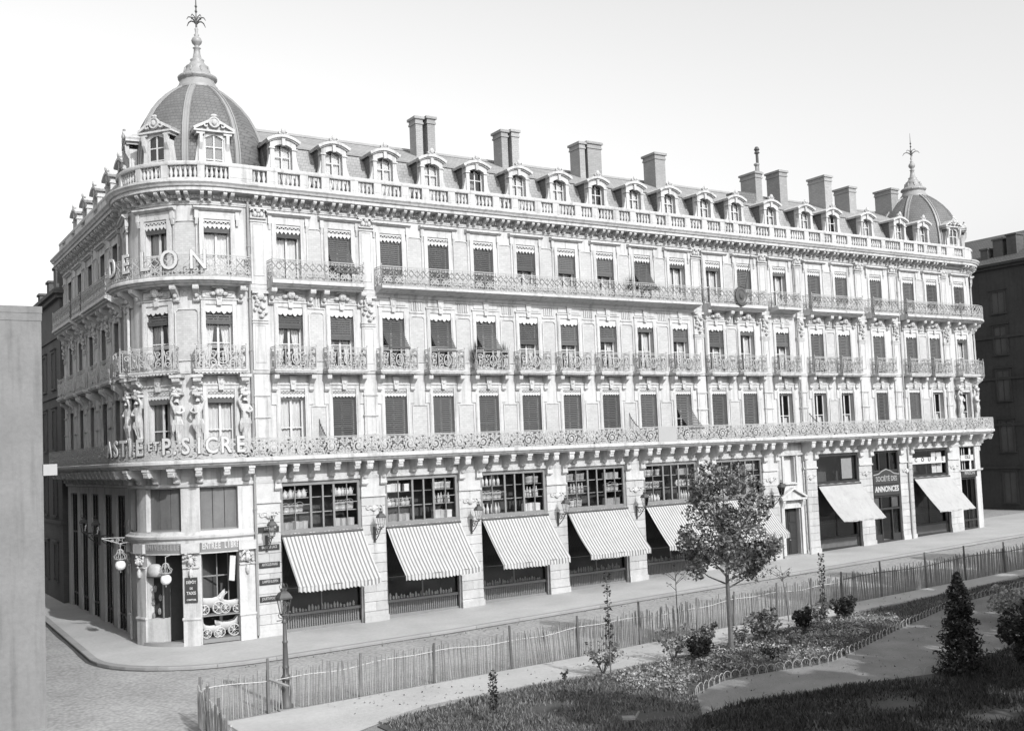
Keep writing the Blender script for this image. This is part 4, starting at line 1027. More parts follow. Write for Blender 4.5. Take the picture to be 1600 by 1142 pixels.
# awnings -------------------------------------------------------------
def awning(w, ztop, zfr, zval, m, scallop, sd):
    b = MB(); ra = random.Random(sd); ph = [ra.uniform(0, 6) for _ in range(4)]; sg0 = ra.uniform(.05, .13); h = w / 2; nx = int(w / .185) * 3; ny = 8; vs = []
    for k in range(ny + 1):
        t = k / ny
        for q in range(nx + 1):
            u = q / nx; sag = sg0 * sin(pi * t) * (1 + .35 * sin(u * 5 + ph[0])) + .03 * t * sin(pi * u)
            vs.append((-h + w * u, -.04 - 1.95 * t, ztop + (zfr - ztop) * t - sag + .02 * sin(u * 17 + t * 5 + ph[1]) * t + .012 * sin(u * 31 + ph[2])))
    b.add(vs, [(k * (nx + 1) + q, k * (nx + 1) + q + 1, (k + 1) * (nx + 1) + q + 1, (k + 1) * (nx + 1) + q) for k in range(ny) for q in range(nx)])
    b.add([(x, y, z - .012) for x, y, z in vs], [tuple(reversed((k * (nx + 1) + q, k * (nx + 1) + q + 1, (k + 1) * (nx + 1) + q + 1, (k + 1) * (nx + 1) + q))) for k in range(ny) for q in range(nx)])
    me = b.mesh('cloth', m, True)
    v = MB(); vs = []
    for q in range(nx * 2 + 1):
        u = q / (nx * 2); x = -h + w * u; z = zval - .03 * sin(pi * u) + .012 * sin(u * 19 + ph[3]) + (.06 * abs(sin(pi * x / .185)) if scallop else 0)
        y = -1.99 + .012 * sin(x * 31)
        zf_ = zfr - .03 * sin(pi * u) + .03 * sin(u * 17 + 5 + ph[1]) * .66 + .012 * sin(u * 31 + ph[2]); vs += [(x, y, zf_), (x, y - .02 + .03 * sin(u * 40), z), (x, y + .012, zf_), (x, y - .008 + .03 * sin(u * 40), z)]
    v.add(vs, [f for q in range(nx * 2) for f in ((4 * q, 4 * q + 4, 4 * q + 5, 4 * q + 1), (4 * q + 2, 4 * q + 3, 4 * q + 7, 4 * q + 6), (4 * q + 1, 4 * q + 5, 4 * q + 7, 4 * q + 3))])
    return me, v.mesh('valance', m)
def arms(w, ztop, zfr):
    b = MB(); h = w / 2
    for x in (-h + .06, h - .06): b.tube([(x, -.02, zfr - .25), (x, -1.94, zfr - .03)], .018, 5)
    b.tube([(-h, -1.96, zfr - .03), (h, -1.96, zfr - .03)], .022, 5); return b.mesh('awning_frame', 'iron_dark')
for i, (a, c) in enumerate(BAYS):
    if i in (6, 8): continue
    m = (a + c) / 2; w = c - a - .02; pl = i > 6
    zt, zf, zv = (4.60, 2.38, 2.10) if not pl else (5.02, 2.76, 2.70)
    t = thing('awning', ('striped scalloped shop awning, %s along from the corner tower' % ORD[i]) if not pl else ('plain pale awning left of the narrow dark office door front' if i == 7 else 'plain pale awning at the last wide shop before the far round tower'), 'awning', (m, 0, 0), 0, 'striped shop awnings' if not pl else 'plain shop awnings')
    mA, mV = awning(w, zt, zf, zv, 'awning_plain' if pl else 'awning_stripe', not pl, i)
    ob('cloth', mA, t, FR(m)); ob('valance', mV, t, FR(m)); ob('awning_frame', arms(w, zt, zf), t, FR(m)); ob('roller', MB().tube([(-w / 2, -.12, zt - .07), (w / 2, -.12, zt - .07)], .06, 7).mesh('roller', 'iron_dark'), t, FR(m))

# entrance bay (index 6): stone wall, pedimented door and a small window over it
a, c = BAYS[6]; m = (a + c) / 2; F_ = FR(m); zg = gz(m)
ob('entrance_wall', wallmesh(a, c, -.7, 6.95, [(26.66, 28.16, -.7, 3.68), (26.86, 27.92, 5.3, 7.0)], .5, 'stone').copy(), BLD, T(0, .05, 0))
b = MB()
for sg in (-1, 1):
    x0, x1 = sorted((sg * .75, sg * 1.0)); b.box(x0, x1, -.08, .06, zg, 3.75); x0, x1 = sorted((sg * .54, sg * .70)); b.box(x0, x1, -.05, .06, 5.25, 7.05)
    x0, x1 = sorted((sg * .76, sg * .99)); b.prismx([(.05, 3.75), (-.1, 3.75), (-.25, 4.1), (-.25, 4.2), (.05, 4.2)], x0, x1)
b.box(-.8, .8, -.06, .06, 3.68, 3.9); b.box(-1.1, 1.1, -.30, .06, 4.2, 4.32); b.box(-.6, .6, -.12, .06, 5.18, 5.26)
b.strip([(-1.15, 4.36), (0, 4.92), (1.15, 4.36)], .12, -.30, .06); b.prism([(-1.0, 4.32), (1.0, 4.32), (0, 4.84)], -.1, .06)
ob('door_surround', b.mesh('door_surround', 'stone'), BLD, F_)
b = MB(); b.box(-.75, .75, .30, .36, zg, 3.68)
for sg in (-1, 1):
    for z0, z1 in ((zg + .3, zg + 1.1), (zg + 1.25, zg + 2.1), (zg + 2.25, zg + 3.0)):
        x0, x1 = sorted((sg * .12, sg * .62)); b.box(x0, x1, .27, .31, z0, z1)
b.box(-.02, .02, .26, .31, zg, 3.68)
d_ = ob('door', b.mesh('door', 'frame_dark'), BLD, F_ @ T(-.05, .05, 0)); b = MB(); b.ell((.08, .25, zg + 1.15), (.04, .04, .04), 6, 4); ob('door_knob', b.mesh('door_knob', 'tin'), d_, F_ @ T(-.05, .05, 0))
b = MB(); b.box(-.53, .53, .30, .34, 5.3, 7.0); ob('shutter', b.mesh('shutter', 'frame_white'), BLD, F_ @ T(0.08, .05, 0))
b = MB(); b.box(-1.1, 1.1, -.2, .5, zg - .1, zg + PH + .12); ob('door_step', b.mesh('door_step', 'kerb'), BLD, F_)

# office front (index 8): dark, full height, two signs
a, c = BAYS[8]; m = (a + c) / 2; w = c - a; F_ = FR(m); zg = gz(m) + PH
b = MB(); h = w / 2
for x in (-h + .002, -h + .85, h - .93, h - .092): b.box(x, x + .09, .08, .18, zg, 6.95)
for z in (zg, 3.0, 3.85, 5.55, 6.83): b.box(-h + .09, h - .09, .085, .175, z, z + .12)
b.box(-h + .09, h - .09, .12, .16, 3.97, 5.55); b.box(-h + .1, -h + .85, .1, .16, zg, zg + .55); b.box(h - .85, h - .1, .1, .16, zg, zg + .55)
sf = ob('shop_front', b.mesh('shop_front', 'frame_dark'), BLD, F_)
ob('pane', quadx(w - .1, zg, 6.9, .165, 'glass'), sf, F_); ob('interior', shop_room(w, zg - .1, 6.95, .2, 2.0), sf, F_)
ob('curtain', MB().add([(q, .19, z) for q in (-h + .12, -h + .8) for z in (3.15, 3.8)] + [(q, .19, z) for q in (h - .8, h - .12) for z in (3.15, 3.8)], [(0, 2, 3, 1), (4, 6, 7, 5)]).mesh('curtain', 'panel_dark'), sf, F_)
b = MB(); b.prism([(-h + .1, 4.72), (h - .1, 4.72), (h - .1, 5.35), (h * .55, 5.42), (h * .3, 5.6), (0, 5.72), (-h * .3, 5.6), (-h * .55, 5.42), (-h + .1, 5.35)], -.02, .07)
sg_ = thing('office_sign', 'dark arched sign board lettered SOCIETE DES above the narrow office door', 'sign', (m, 0, 0))
ob('board', b.mesh('board', 'sign_dark'), sg_, F_)
b = MB(); b.strip([(-h + .1, 5.35), (-h * .55, 5.42), (-h * .3, 5.6), (0, 5.72), (h * .3, 5.6), (h * .55, 5.42), (h - .1, 5.35)], .06, -.05, .0); ob('moulding', b.mesh('moulding', 'letter_grey'), sg_, F_)
ob('lettering', text_mesh('SOCIÉTÉ DES', .46, .012, 'letter_grey', .008, .82), sg_, F_ @ T(0, -.03, 4.84))
sg_ = thing('office_sign', 'dark sign board lettered ANNONCES in white above the narrow office door', 'sign', (m, 0, 0))
b = MB(); b.box(-h + .1, h - .1, -.02, .07, 3.98, 4.68); ob('board', b.mesh('board', 'sign_dark'), sg_, F_)
ob('lettering', text_mesh('ANNONCES', .52, .012, 'letter_white', .012, .86), sg_, F_ @ T(0, -.03, 4.12))
# white banner across the last shop window and the tower
a, c = BAYS[9]; m = (a + c) / 2
sg_ = thing('banner_sign', 'white banner lettered COUPE across the upper window of the last wide shop', 'sign', (m, 0, 0))
b = MB(); b.box(-2.0, 1.7, -.05, -.02, 5.92, 6.36); ob('board', b.mesh('board', 'letter_white'), sg_, FR(m))
for k, ch in enumerate('COUPE'): ob('letter', text_mesh(ch, .40, .008, 'sign_dark', .004), sg_, FR(m) @ T(-1.6 + k * .74, -.065, 6.0))

# ------------------------------------------------------------------ corner tower, ground floor
def arcbox(s0, s1, d0, d1, z0, z1, name, m, parent): return ob(name, sweep([(d0, z0), (d1, z0), (d1, z1), (d0, z1)], s0, s1).mesh(name, m), parent)
arcbox(SLe, -7.3, -.02, .10, 4.50, 4.62, 'string_course', 'stone', BLD)
ob('string_course', sweep([(-.02, 4.62), (.10, 4.62), (.22, 4.72), (.24, 4.82), (.10, 4.88), (.06, 4.98), (-.02, 4.98)], SLe, -7.3).mesh('string_course', 'stone'), BLD)
arcbox(SLe, -7.3, -.02, .08, 4.02, 4.08, 'string_course', 'stone', BLD)
for k, (a, c) in enumerate(((-9.62, -7.95), (-12.30, -10.45), (-14.9, -13.1))):
    m = (a + c) / 2; w = c - a
    b = MB()
    for q in range(3):
        x0 = a + w * q / 3; sweep([(-.30, 5.03), (-.24, 5.03), (-.24, 6.92), (-.30, 6.92)], x0 + .015, x0 + w / 3 - .015, b)
    p = ob('window_panel', b.mesh('window_panel', 'panel_dark'), BLD)
    arcbox(a, c, -.34, -.22, 5.03, 5.10, 'sill', 'frame_grey', p); arcbox(a, c, -.36, -.31, 5.03, 6.92, 'backing', 'frame_dark', p)
# piers of the tower with pedestals and carved heads
for s in (-10.04, -12.70, -7.62, -15.05):
    w = .36
    p = ob('tower_pier', sweep([(0, -.1), (.10, -.1), (.10, 1.15), (.07, 1.2), (.07, 3.5), (0, 3.5)], s - w, s + w).mesh('tower_pier', 'stone'), BLD)
    ob('pier_moulding', sweep([(0, 1.15), (.13, 1.15), (.15, 1.2), (.13, 1.27), (0, 1.27)], s - w - .03, s + w + .03).mesh('pier_moulding', 'stone'), p)
    b = MB(); r_ = random.Random(int(s * 100))
    b.ell((0, -.16, 3.72), (.13, .15, .18), 9, 7); b.box(-.4, .4, -.2, .02, 4.08, 4.5); b.ell((0, -.30, 3.7), (.035, .05, .06), 6, 4); b.box(-.36, .36, -.14, .02, 3.42, 3.47)
    for q in range(34):
        a_ = r_.uniform(0, 6.28); rr_ = r_.uniform(.14, .36); b.ell((rr_ * cos(a_) * 1.0, -.10 - r_.uniform(0, .08), 3.76 + rr_ * sin(a_) * .95), (r_.uniform(.03, .08), .06, r_.uniform(.03, .08)), 5, 4)
    b.ell((0, -.14, 3.2), (.1, .1, .22), 7, 5)
    ob('carved_head', b.mesh('carved_head', 'carved'), p, FR(s))
# shop door bay: dark interior, raised sill, panelled reveal
for (a, c) in ((-9.62, -7.95), (-12.30, -10.45), (-14.9, -13.1)):
    m = (a + c) / 2; w = c - a
    ob('interior', shop_room(w + .5, -.2, 4.02, .45, 2.4), BLD, FR(m))
b = MB(); sweep([(-.3, -.05), (.16, -.05), (.16, PH + .06), (-.3, PH + .06)], -12.4, -10.4, b); ob('door_step', b.mesh('door_step', 'kerb'), BLD)
# angled show case beside the door
b = MB(); b.box(-.75, .15, -.02, .5, .0, 1.2); ob('showcase_base', b.mesh('showcase_base', 'stone'), BLD, FR(-12.0) @ RZ(.25) @ T(.35, .1, 0))
b = MB()
for x in (-.72, .10): b.box(x, x + .05, 0, .05, 1.2, 3.0)
b.box(-.75, .15, -.02, .5, 3.0, 3.05)
for x, z in ((-.5, 1.3), (-.2, 1.5), (-.5, 1.9), (-.15, 2.1), (-.4, 2.5)): b.ell((x, .2, z), (.09, .08, .16), 6, 4)
sc_ = ob('showcase', b.mesh('showcase', 'frame_grey'), BLD, FR(-12.0) @ RZ(.25) @ T(.35, .1, 0))
b = MB(); b.box(-.75, .15, .3, .5, 1.2, 3.0); ob('showcase_back', b.mesh('showcase_back', 'frame_dark'), BLD, FR(-12.0) @ RZ(.25) @ T(.35, .1, 0))
# boot-shaped white sign over the showcase: a domed hood
b = MB(); b.lathe([(.0, 3.62), (.22, 3.6), (.34, 3.48), (.38, 3.3), (.40, 3.08), (0, 3.08)], 12); b.xf(lambda x, y, z: (x * 1.05, y * .7, z))
solo('case_hood', b.mesh('case_hood', 'goods_mid', True), 'grey rounded hood over the showcase beside the corner shop door', 'hood', FR(-12.0) @ T(.05, .12, 0))
# display window with shelves
b = MB()
for z in (.28, 1.30): b.box(-.82, .82, .12, .95, z - .05, z)
b.box(-.82, .82, .1, .16, .1, .28)
ob('shelf', b.mesh('shelf', 'frame_grey'), BLD, FR(-8.78))
b = MB()
for x in (-.05, .45): b.box(x, x + .05, 1.0, 1.05, 1.3, 4.0)
b.box(-.8, .8, 1.0, 1.05, 2.9, 2.96); ob('inner_frame', b.mesh('inner_frame', 'frame_grey'), BLD, FR(-8.78))
b = MB(); b.prism([(.38, 2.75), (.62, 2.70), (.70, 3.8), (.45, 3.85)], .25, .3); ob('hanging_mirror', b.mesh('hanging_mirror', 'frame_white'), BLD, FR(-8.78))
def pram(hood):
    b = MB()
    def cross(x, z0, z1, hw): return [(x, .45 - hw, z1), (x, .45 - hw * .7, z0), (x, .45 + hw * .7, z0), (x, .45 + hw, z1)]
    st = [(-.54, .60, .74, .02), (-.48, .40, .70, .17), (-.25, .27, .64, .2), (.05, .27, .62, .2), (.28, .34, .68, .2), (.42, .50, .84, .17), (.54, .74, .98, .05)]
    vs = [q for s_ in st for q in cross(*s_)]
    b.add(vs, [(i * 4 + k, i * 4 + k + 1, i * 4 + 5 + k, i * 4 + 4 + k) for i in range(len(st) - 1) for k in range(3)] + [(0, 1, 2, 3), (24, 27, 26, 25)])
    return b.mesh('body', 'pram', True)
def wheel(r):
    b = MB()
    b.tube([(r * cos(a), 0, r * sin(a)) for a in np.linspace(0, 2 * pi, 17)], .022, 4)
    for k in range(8): a = k * pi / 4; b.tube([(0, 0, 0), (r * cos(a), 0, r * sin(a))], .012, 3)
    b.ell((0, 0, 0), (.035, .04, .035), 6, 4); return b.mesh('wheel', 'pram')
for x, z, fl_, lb, sc_ in ((-.36, 1.30, 1, 'white pram with swept up prow on the upper shelf of the corner display, left', 1.08), (.42, 1.30, -1, 'white doll carriage at the right end of the upper shelf of the corner display', .85), (.30, .28, 1, 'white wicker pram on the lower shelf of the corner display, right', 1.02), (-.42, .28, -1, 'low white carriage frame at the left of the lower shelf of the corner display', .8)):
    F_ = FR(-8.78) @ T(x, .05, z) @ SX(fl_ * sc_, sc_, sc_)
    t = ob('pram', None, None, F_, label=lb, category='pram'); t['group'] = 'prams in the corner display'
    ob('body', cached('prb', lambda: pram(0)), t, F_)
    for wx, r_ in ((-.32, .19), (.26, .24)):
        for wy in (.24, .62): ob('wheel', cached(('whl', r_), lambda: wheel(r_)), t, F_ @ T(wx, wy, r_ + .02))
    b = MB(); b.tube([(.46, .3, .72), (.62, .3, .86), (.62, .6, .86), (.46, .6, .72)], .014, 4); b.tube([(-.32, .24, .21), (-.32, .62, .21)], .014, 4); b.tube([(.26, .24, .26), (.26, .62, .26)], .014, 4)
    for wx, z0 in ((-.32, .21), (.26, .26)): b.tube([(wx, .3, z0), (wx * .7, .3, .36)], .014, 4); b.tube([(wx, .6, z0), (wx * .7, .6, .36)], .014, 4)
    ob('chassis', b.mesh('chassis', 'pram'), t, F_)
# signs on the tower
def signarc(s0, s1, z0, z1, label, txt, size, m, board='sign_dark', sx=1.0, n='shop_sign'):
    t = thing(n, label, 'sign', (0, 0, 0)); m_ = (s0 + s1) / 2
    ob('board', sweep([(.05, z0), (.09, z0), (.09, z1), (.05, z1)], s0, s1).mesh('board', board), t)
    L = s1 - s0; k = len(txt)
    for i, ch in enumerate(txt):
        if ch == ' ': continue
        s = s0 + L * (i + .7) / (k + .4)
        ob('letter', text_mesh(ch, size, .008, m, .012, sx), t, FR(s) @ T(0, -.10, z0 + (z1 - z0 - size * .72) / 2))
signarc(-9.6, -7.95, 4.09, 4.49, 'dark curved sign lettered ENTREE LIBRE over the corner display window', 'ENTRÉE LIBRE', .38, 'letter_white', 'frame_grey', .56)
signarc(-12.28, -10.45, 4.09, 4.49, 'faded curved grey sign over the corner shop door', 'UNIVERSELLE', .34, 'letter_grey', 'frame_grey', .6)
t = thing('pier_board', 'black hanging board with white lettering on the pier beside the corner shop door', 'sign', (0, 0, 0)); F_ = FR(-10.04)
b = MB(); b.box(-.27, .27, -.13, -.09, 1.93, 3.02); ob('board', b.mesh('board', 'sign_dark'), t, F_)
for k, (tx, sz) in enumerate((('DÉPÔT', .17), ('DE', .13), ('TAXIS', .19), ('COMPTOIR', .10))): ob('lettering', text_mesh(tx, sz, .006, 'letter_white', .004, .8), t, F_ @ T(0, -.14, 2.72 - k * .24))
for k, (z, tx) in enumerate(((4.88, 'ARTICLES'), (4.06, 'BAINS DE LACS'), (3.28, 'ARTICLES·PARIS'), (2.52, 'LAMPES·SUSPEN'), (1.76, 'JOUETS·POUPÉES'))):
    t = thing('wall_plate', 'small dark lettered plate on the first stone pier, %s from the top' % ('highest', 'second', 'third', 'fourth', 'lowest')[k], 'sign', (-6.58, 0, z), 0, 'plates on the first stone pier'); F_ = FR(-6.58)
    b = MB(); b.box(-.50, .48, -.085, -.05, z - .13, z + .13); ob('board', b.mesh('board', 'frame_dark'), t, F_)
    ob('lettering', text_mesh(tx, .17, .004, 'sign_pale', .004, .62), t, F_ @ T(0, -.092, z - .065))
# white globes with iron crowns
for s, d, z, lb in ((-10.98, .42, 3.0, 'white globe lamp hanging under an iron crown in front of the corner shop door'), (-13.75, .55, 3.55, 'white globe lamp on a bracket at the shaded side of the corner tower')):
    x, y, _ = pt(s, d, z); t = thing('globe_lamp', lb, 'lamp', (x, y, z), 0, 'white globe lamps'); F_ = T(x, y, z)
    b = MB(); b.ell((0, 0, 0), (.24, .24, .24), 16, 10); ob('globe', b.mesh('globe', 'globe', True), t, F_)
    b = MB(); b.lathe([(.05, .22), (.2, .24), (.24, .28), (.2, .3)], 12); b.tube([(0, 0, .24), (0, 0, 1.0)], .02, 5); b.ell((0, 0, -.28), (.03, .03, .06), 5, 4)
    for k in range(6):
        q = k * pi / 3; b.tube([(.22 * cos(q), .22 * sin(q), .28), (.28 * cos(q), .28 * sin(q), .42), (.16 * cos(q), .16 * sin(q), .52), (.12 * cos(q), .12 * sin(q), .66), (.02 * cos(q), .02 * sin(q), .72)], .018, 4)
    b.tube([(0, 0, .98), (P(s)[2] * -d, P(s)[3] * -d, 1.02)], .02, 5)
    ob('bracket', b.mesh('bracket', 'iron_pale'), t, F_)

# caryatids beside the first-floor windows of the towers (one skinned figure, shared)
def figure():
    J = [((0, -.20, 9.15), .20), ((0, -.24, 9.75), .17), ((0, -.28, 10.12), .22), ((0, -.30, 10.45), .17), ((0, -.33, 10.75), .22), ((0, -.33, 10.95), .10), ((0, -.40, 11.12), .13), ((0, -.38, 11.28), .10),
         ((-.24, -.33, 10.86), .09), ((-.40, -.40, 10.60), .075), ((-.16, -.56, 10.50), .06), ((.02, -.56, 10.58), .05), ((.24, -.33, 10.86), .09), ((.36, -.36, 11.12), .075), ((.20, -.42, 11.40), .06), ((.10, -.34, 11.46), .05), ((-.08, -.18, 8.75), .16), ((0, -.15, 8.3), .17)]
    Ed = [(0, 1), (1, 2), (2, 3), (3, 4), (4, 5), (5, 6), (6, 7), (4, 8), (8, 9), (9, 10), (10, 11), (4, 12), (12, 13), (13, 14), (14, 15), (0, 16), (16, 17)]
    me = bpy.data.meshes.new('fig'); me.from_pydata([j[0] for j in J], Ed, [])
    o = bpy.data.objects.new('fig', me); col.link(o); o.modifiers.new('skin', 'SKIN'); o.modifiers.new('sub', 'SUBSURF').levels = 1
    for i, j in enumerate(J): me.skin_vertices[0].data[i].radius = (j[1], j[1])
    me.skin_vertices[0].data[2].use_root = True
    dg = bpy.context.evaluated_depsgraph_get(); r_ = bpy.data.meshes.new_from_object(o.evaluated_get(dg)); r_.name = 'caryatid'
    r_.materials.clear(); r_.materials.append(M['carved']); bpy.data.objects.remove(o); return r_
def drapery():
    b = MB(); rr = random.Random(9)
    for k in range(9): x = -.26 + k * .065; b.tube([(x * .8, -.40, 10.2), (x * 1.1, -.40, 9.95), (x * .9 + .03, -.36, 9.7 - .1 * (k % 3))], [.05, .06, .03], 5)
    return b.mesh('drapery', 'carved')
def car_console():
    b = MB(); rr = random.Random(4)
    b.box(-.22, .22, -.46, 0, 11.05, 11.16); b.prismx(console_prof(11.14, 11.80, .5), -.17, .17); b.box(-.27, .27, -.56, 0, 11.80, 11.93); b.ell((0, -.36, 11.02), (.17, .15, .10), 8, 5)
    for k in range(9): b.ell((rr.uniform(-.2, .2), -.3, 11.15 + rr.uniform(0, .5)), (.09, .1, .08), 5, 4)
    return b.mesh('console', 'carved')
for k, s in enumerate([WL[0] - .98, WL[0] + .98, WL[1] - .98, WL[1] + .98, WL[2] + .98, WR[0] - .98, WR[0] + .98]):
    F_ = FR(s) @ T(0, 0, 8.3) @ SX(-.82 if k % 2 else .82, .9, .87) @ T(0, 0, -8.3)
    c_ = ob('caryatid', cached('fig', figure), BLD, F_); ob('drapery', cached('drap', drapery), c_, F_); ob('console', cached('carcon', car_console), c_, FR(s))

# balcony lettering
t = thing('balcony_lettering', 'pale letters DELON fixed to the upper curved balcony of the corner tower', 'sign', (CL[0], CL[1], 0))
for ch, a in zip('DELON', (81.3, 65.6, 50.8, 35.2, 18.6)):
    F_ = T(CL[0], CL[1], 0) @ RZ(-radians(a)) @ T(0, -4.34, 16.32); ob('letter', text_mesh(ch, 1.22, .03, 'letter_white', .012, .85), t, F_); ob('letter_shade', text_mesh(ch, 1.22, .012, 'iron_grey', .032, .85), t, F_ @ T(0, .05, -.005))  # dark enlarged copy behind each letter stands in for its shading
t = thing('balcony_lettering', 'heavy pale letters ASTIE ET P. SICRE on the lower curved tower balcony', 'sign', (CL[0], CL[1], 0))
for ch, a, sz in (('A', 83, .95), ('S', 74.5, .95), ('T', 67, .95), ('I', 61.2, .95), ('E', 54.5, .95), ('E', 47.5, .5), ('T', 43.8, .5), ('P', 38, .95), ('.', 33.2, .95), ('S', 27.3, .95), ('I', 20.2, .95), ('C', 13.6, .95), ('R', 6.0, .95), ('E', -2.2, .95)):
    F_ = T(CL[0], CL[1], 0) @ RZ(-radians(a)) @ T(0, -4.55, 8.24 + (.28 if sz < .9 else 0)); ob('letter', text_mesh(ch, sz * 1.05, .02, 'letter_white', .022 * sz, .80), t, F_); ob('letter_shade', text_mesh(ch, sz * 1.05, .012, 'iron_grey', .042 * sz, .80), t, F_ @ T(0, .05, -.005))  # dark copies again painted in as the letters' shade
# round shield with flag pole on the third floor, plain board on the first-floor railing, iron screens between flats
t = thing('shield', 'dark round shield with a scroll rim hung on a third floor balcony, flag pole above', 'shield', (23.1, -.9, 16.75)); F_ = T(23.1, -.9, 16.78)
b = MB(); b.lathe([(0, .05), (.3, .04), (.36, .07), (.46, .06), (.48, 0)], 20); b.xf(lambda x, y, z: (x, -z, y * 1.15)); ob('disc', b.mesh('disc', 'iron_grey'), t, F_)
b = MB(); b.ell((0, -.08, 0), (.16, .05, .22), 8, 6); b.tube([(-.4, -.02, .35), (-.1, -.02, .62), (.3, -.02, .5)], .05, 5); b.tube([(-.35, -.02, -.4), (0, -.02, -.6), (.4, -.02, -.45)], .06, 5); ob('crest', b.mesh('crest', 'iron_dark'), t, F_)
b = MB(); b.tube([(.35, .1, -.1), (.75, -.25, 2.5)], .025, 5); ob('flag_pole', b.mesh('flag_pole', 'iron_dark'), t, F_)
b = MB(); b.box(-.68, .68, -.02, .01, -.42, .42); solo('plain_board', b.mesh('plain_board', 'sign_pale'), 'plain pale board hung on the first floor railing above the fifth shop', 'board', T(16.6, -1.05, 8.55))
def screen():
    b = MB(); pl = [(-.02, 8.2), (-.02, 9.85), (-.1, 9.6), (-.5, 9.2), (-.85, 9.0), (-.85, 8.2)]
    b.tube([(0, y, z) for y, z in pl[1:]], .025, 5)
    for k in range(6): y = -.08 - k * .13; b.tube([(0, y, 8.2), (0, y, 9.75 - k * .13)], .014, 4)
    for k in range(7):
        cy, cz = -.12 - .1 * k, 8.5 + .08 * k; b.tube([(0, cy + .1 * cos(q), 8.95 - .05 * k + .1 * sin(q)) for q in np.linspace(0, 2 * pi, 8)], .016, 4)
    return b.mesh('balcony_screen', 'iron_dark')
for s in (-3.95, 14.75, 29.4): ob('balcony_screen', cached('screen', screen), BAL, FR(s))

# potted plants on balconies
for s_, d, z, lb in ((4.55, .35, 12.2, 'potted plant at the left side of the fifth second floor balcony'), (6.35, .35, 12.2, 'potted plant at the right side of the fifth second floor balcony'), (15.0, .35, 16.3, 'tall potted plant standing on the long third floor balcony')):
    x, y, _ = pt(s_, d, z); t = thing('potted_plant', lb, 'plant', (x, y, z)); F_ = T(x, y, z)
    b = MB(); b.lathe([(0, 0), (.12, 0), (.17, .3), (.18, .32), (.14, .32), (0, .28)], 10); ob('pot', b.mesh('pot', 'brick_chimney'), t, F_)
    v = MB(); r_ = random.Random(int(s_ * 10))
    for k in range(46):
        a = r_.uniform(0, 6.3); q = r_.uniform(.05, .3); hh = r_.uniform(.4, 1.35); c_, n_ = cos(a), sin(a)
        v.add([(q * .4 * c_ - .03 * n_, q * .4 * n_ + .03 * c_, .3 + hh * .35), (q * .4 * c_ + .03 * n_, q * .4 * n_ - .03 * c_, .3 + hh * .35), (q * c_ * 1.3, q * n_ * 1.3, .3 + hh)], [(0, 1, 2)])
    ob('foliage', v.mesh('foliage', 'leaf_dark'), t, F_)

# lanterns on scrolled brackets
def lantern_parts():
    c = MB(); 
    for sx_, sy in ((-1, -1), (1, -1), (1, 1), (-1, 1)): c.tube([(sx_ * .10, sy * .10, 0), (sx_ * .18, sy * .18, .5)], .014, 4)
    c.lathe([(.16, -.02), (.15, .02), (0, .02)], 4, a0=pi / 4, a1=2 * pi + pi / 4); c.lathe([(.30, .48), (.31, .53), (.20, .66), (.10, .72), (.12, .78), (.05, .82), (0, .82)], 4, a0=pi / 4, a1=2 * pi + pi / 4)
    c.ell((0, 0, .9), (.05, .05, .07), 6, 4)
    for k in range(4): q = k * pi / 2; c.tube([(.1 * cos(q), .1 * sin(q), .74), (.14 * cos(q), .14 * sin(q), .88), (.08 * cos(q), .08 * sin(q), .96)], .012, 4)
    g = MB()
    for k in range(4):
        q = pi / 4 + k * pi / 2; q2 = q + pi / 2
        g.add([(.13 * cos(q), .13 * sin(q), .02), (.13 * cos(q2), .13 * sin(q2), .02), (.245 * cos(q2), .245 * sin(q2), .49), (.245 * cos(q), .245 * sin(q), .49)], [(0, 1, 2, 3)])
    return c, g
def wall_bracket():
    b = MB(); b.tube([(0, 0, -.08), (0, -.78, -.08)], .025, 5); b.tube([(0, 0, -.65), (0, -.2, -.60), (0, -.45, -.4), (0, -.72, -.1)], .025, 5)
    b.tube([(0, -.25 + .16 * cos(a) * (1 - a / 12), -.27 + .16 * sin(a) * (1 - a / 12)) for a in np.linspace(0, 8, 16)], .02, 4); b.tube([(0, -.5 + .09 * cos(a), -.2 + .09 * sin(a)) for a in np.linspace(0, 2 * pi, 10)], .016, 4)
    b.box(-.06, .06, -.03, .02, -.75, 0); b.tube([(0, -.8, -.1), (0, -.8, .0)], .05, 6)
    return b.mesh('bracket', 'iron_dark')
def put_lantern(s, z, lb):
    x, y, nx, ny = P(s); F_ = FR(s, z) @ T(0, -.06, 0); t = thing('wall_lantern', lb, 'lantern', (x, y, z), 0, 'lanterns on wall brackets')
    lc, lg = cached('lant', lambda: tuple(q.mesh(n_, m_) for q, n_, m_ in zip(lantern_parts(), ('lantern_cage', 'lantern_glass'), ('iron_dark', 'glass'))))
    ob('bracket', cached('wbr', wall_bracket), t, F_); ob('lantern_cage', lc, t, F_ @ T(0, -.8, 0) @ SX(.85, .85, .95)); ob('lantern_glass', lg, t, F_ @ T(0, -.8, 0) @ SX(.85, .85, .95))
for s, lb in ((-6.7, 'dark bracket lantern on the first stone pier above the small lettered plates'), (-1.33, 'dark bracket lantern between the first and second striped awnings'), (4.07, 'dark bracket lantern between the second and third striped awnings'), (9.46, 'dark bracket lantern between the third and fourth striped awnings'), (14.88, 'dark bracket lantern between the fourth and fifth striped awnings'), (25.7, 'dark bracket lantern left of the pedimented entrance door')): put_lantern(s, 4.62, lb)
for s, lb in ((SLe - 3.9, 'bracket lantern on the shaded side front, nearer to the corner tower'), (SLe - 7.0, 'bracket lantern on the shaded side front, farther down the side street')): put_lantern(s, 4.7, lb)
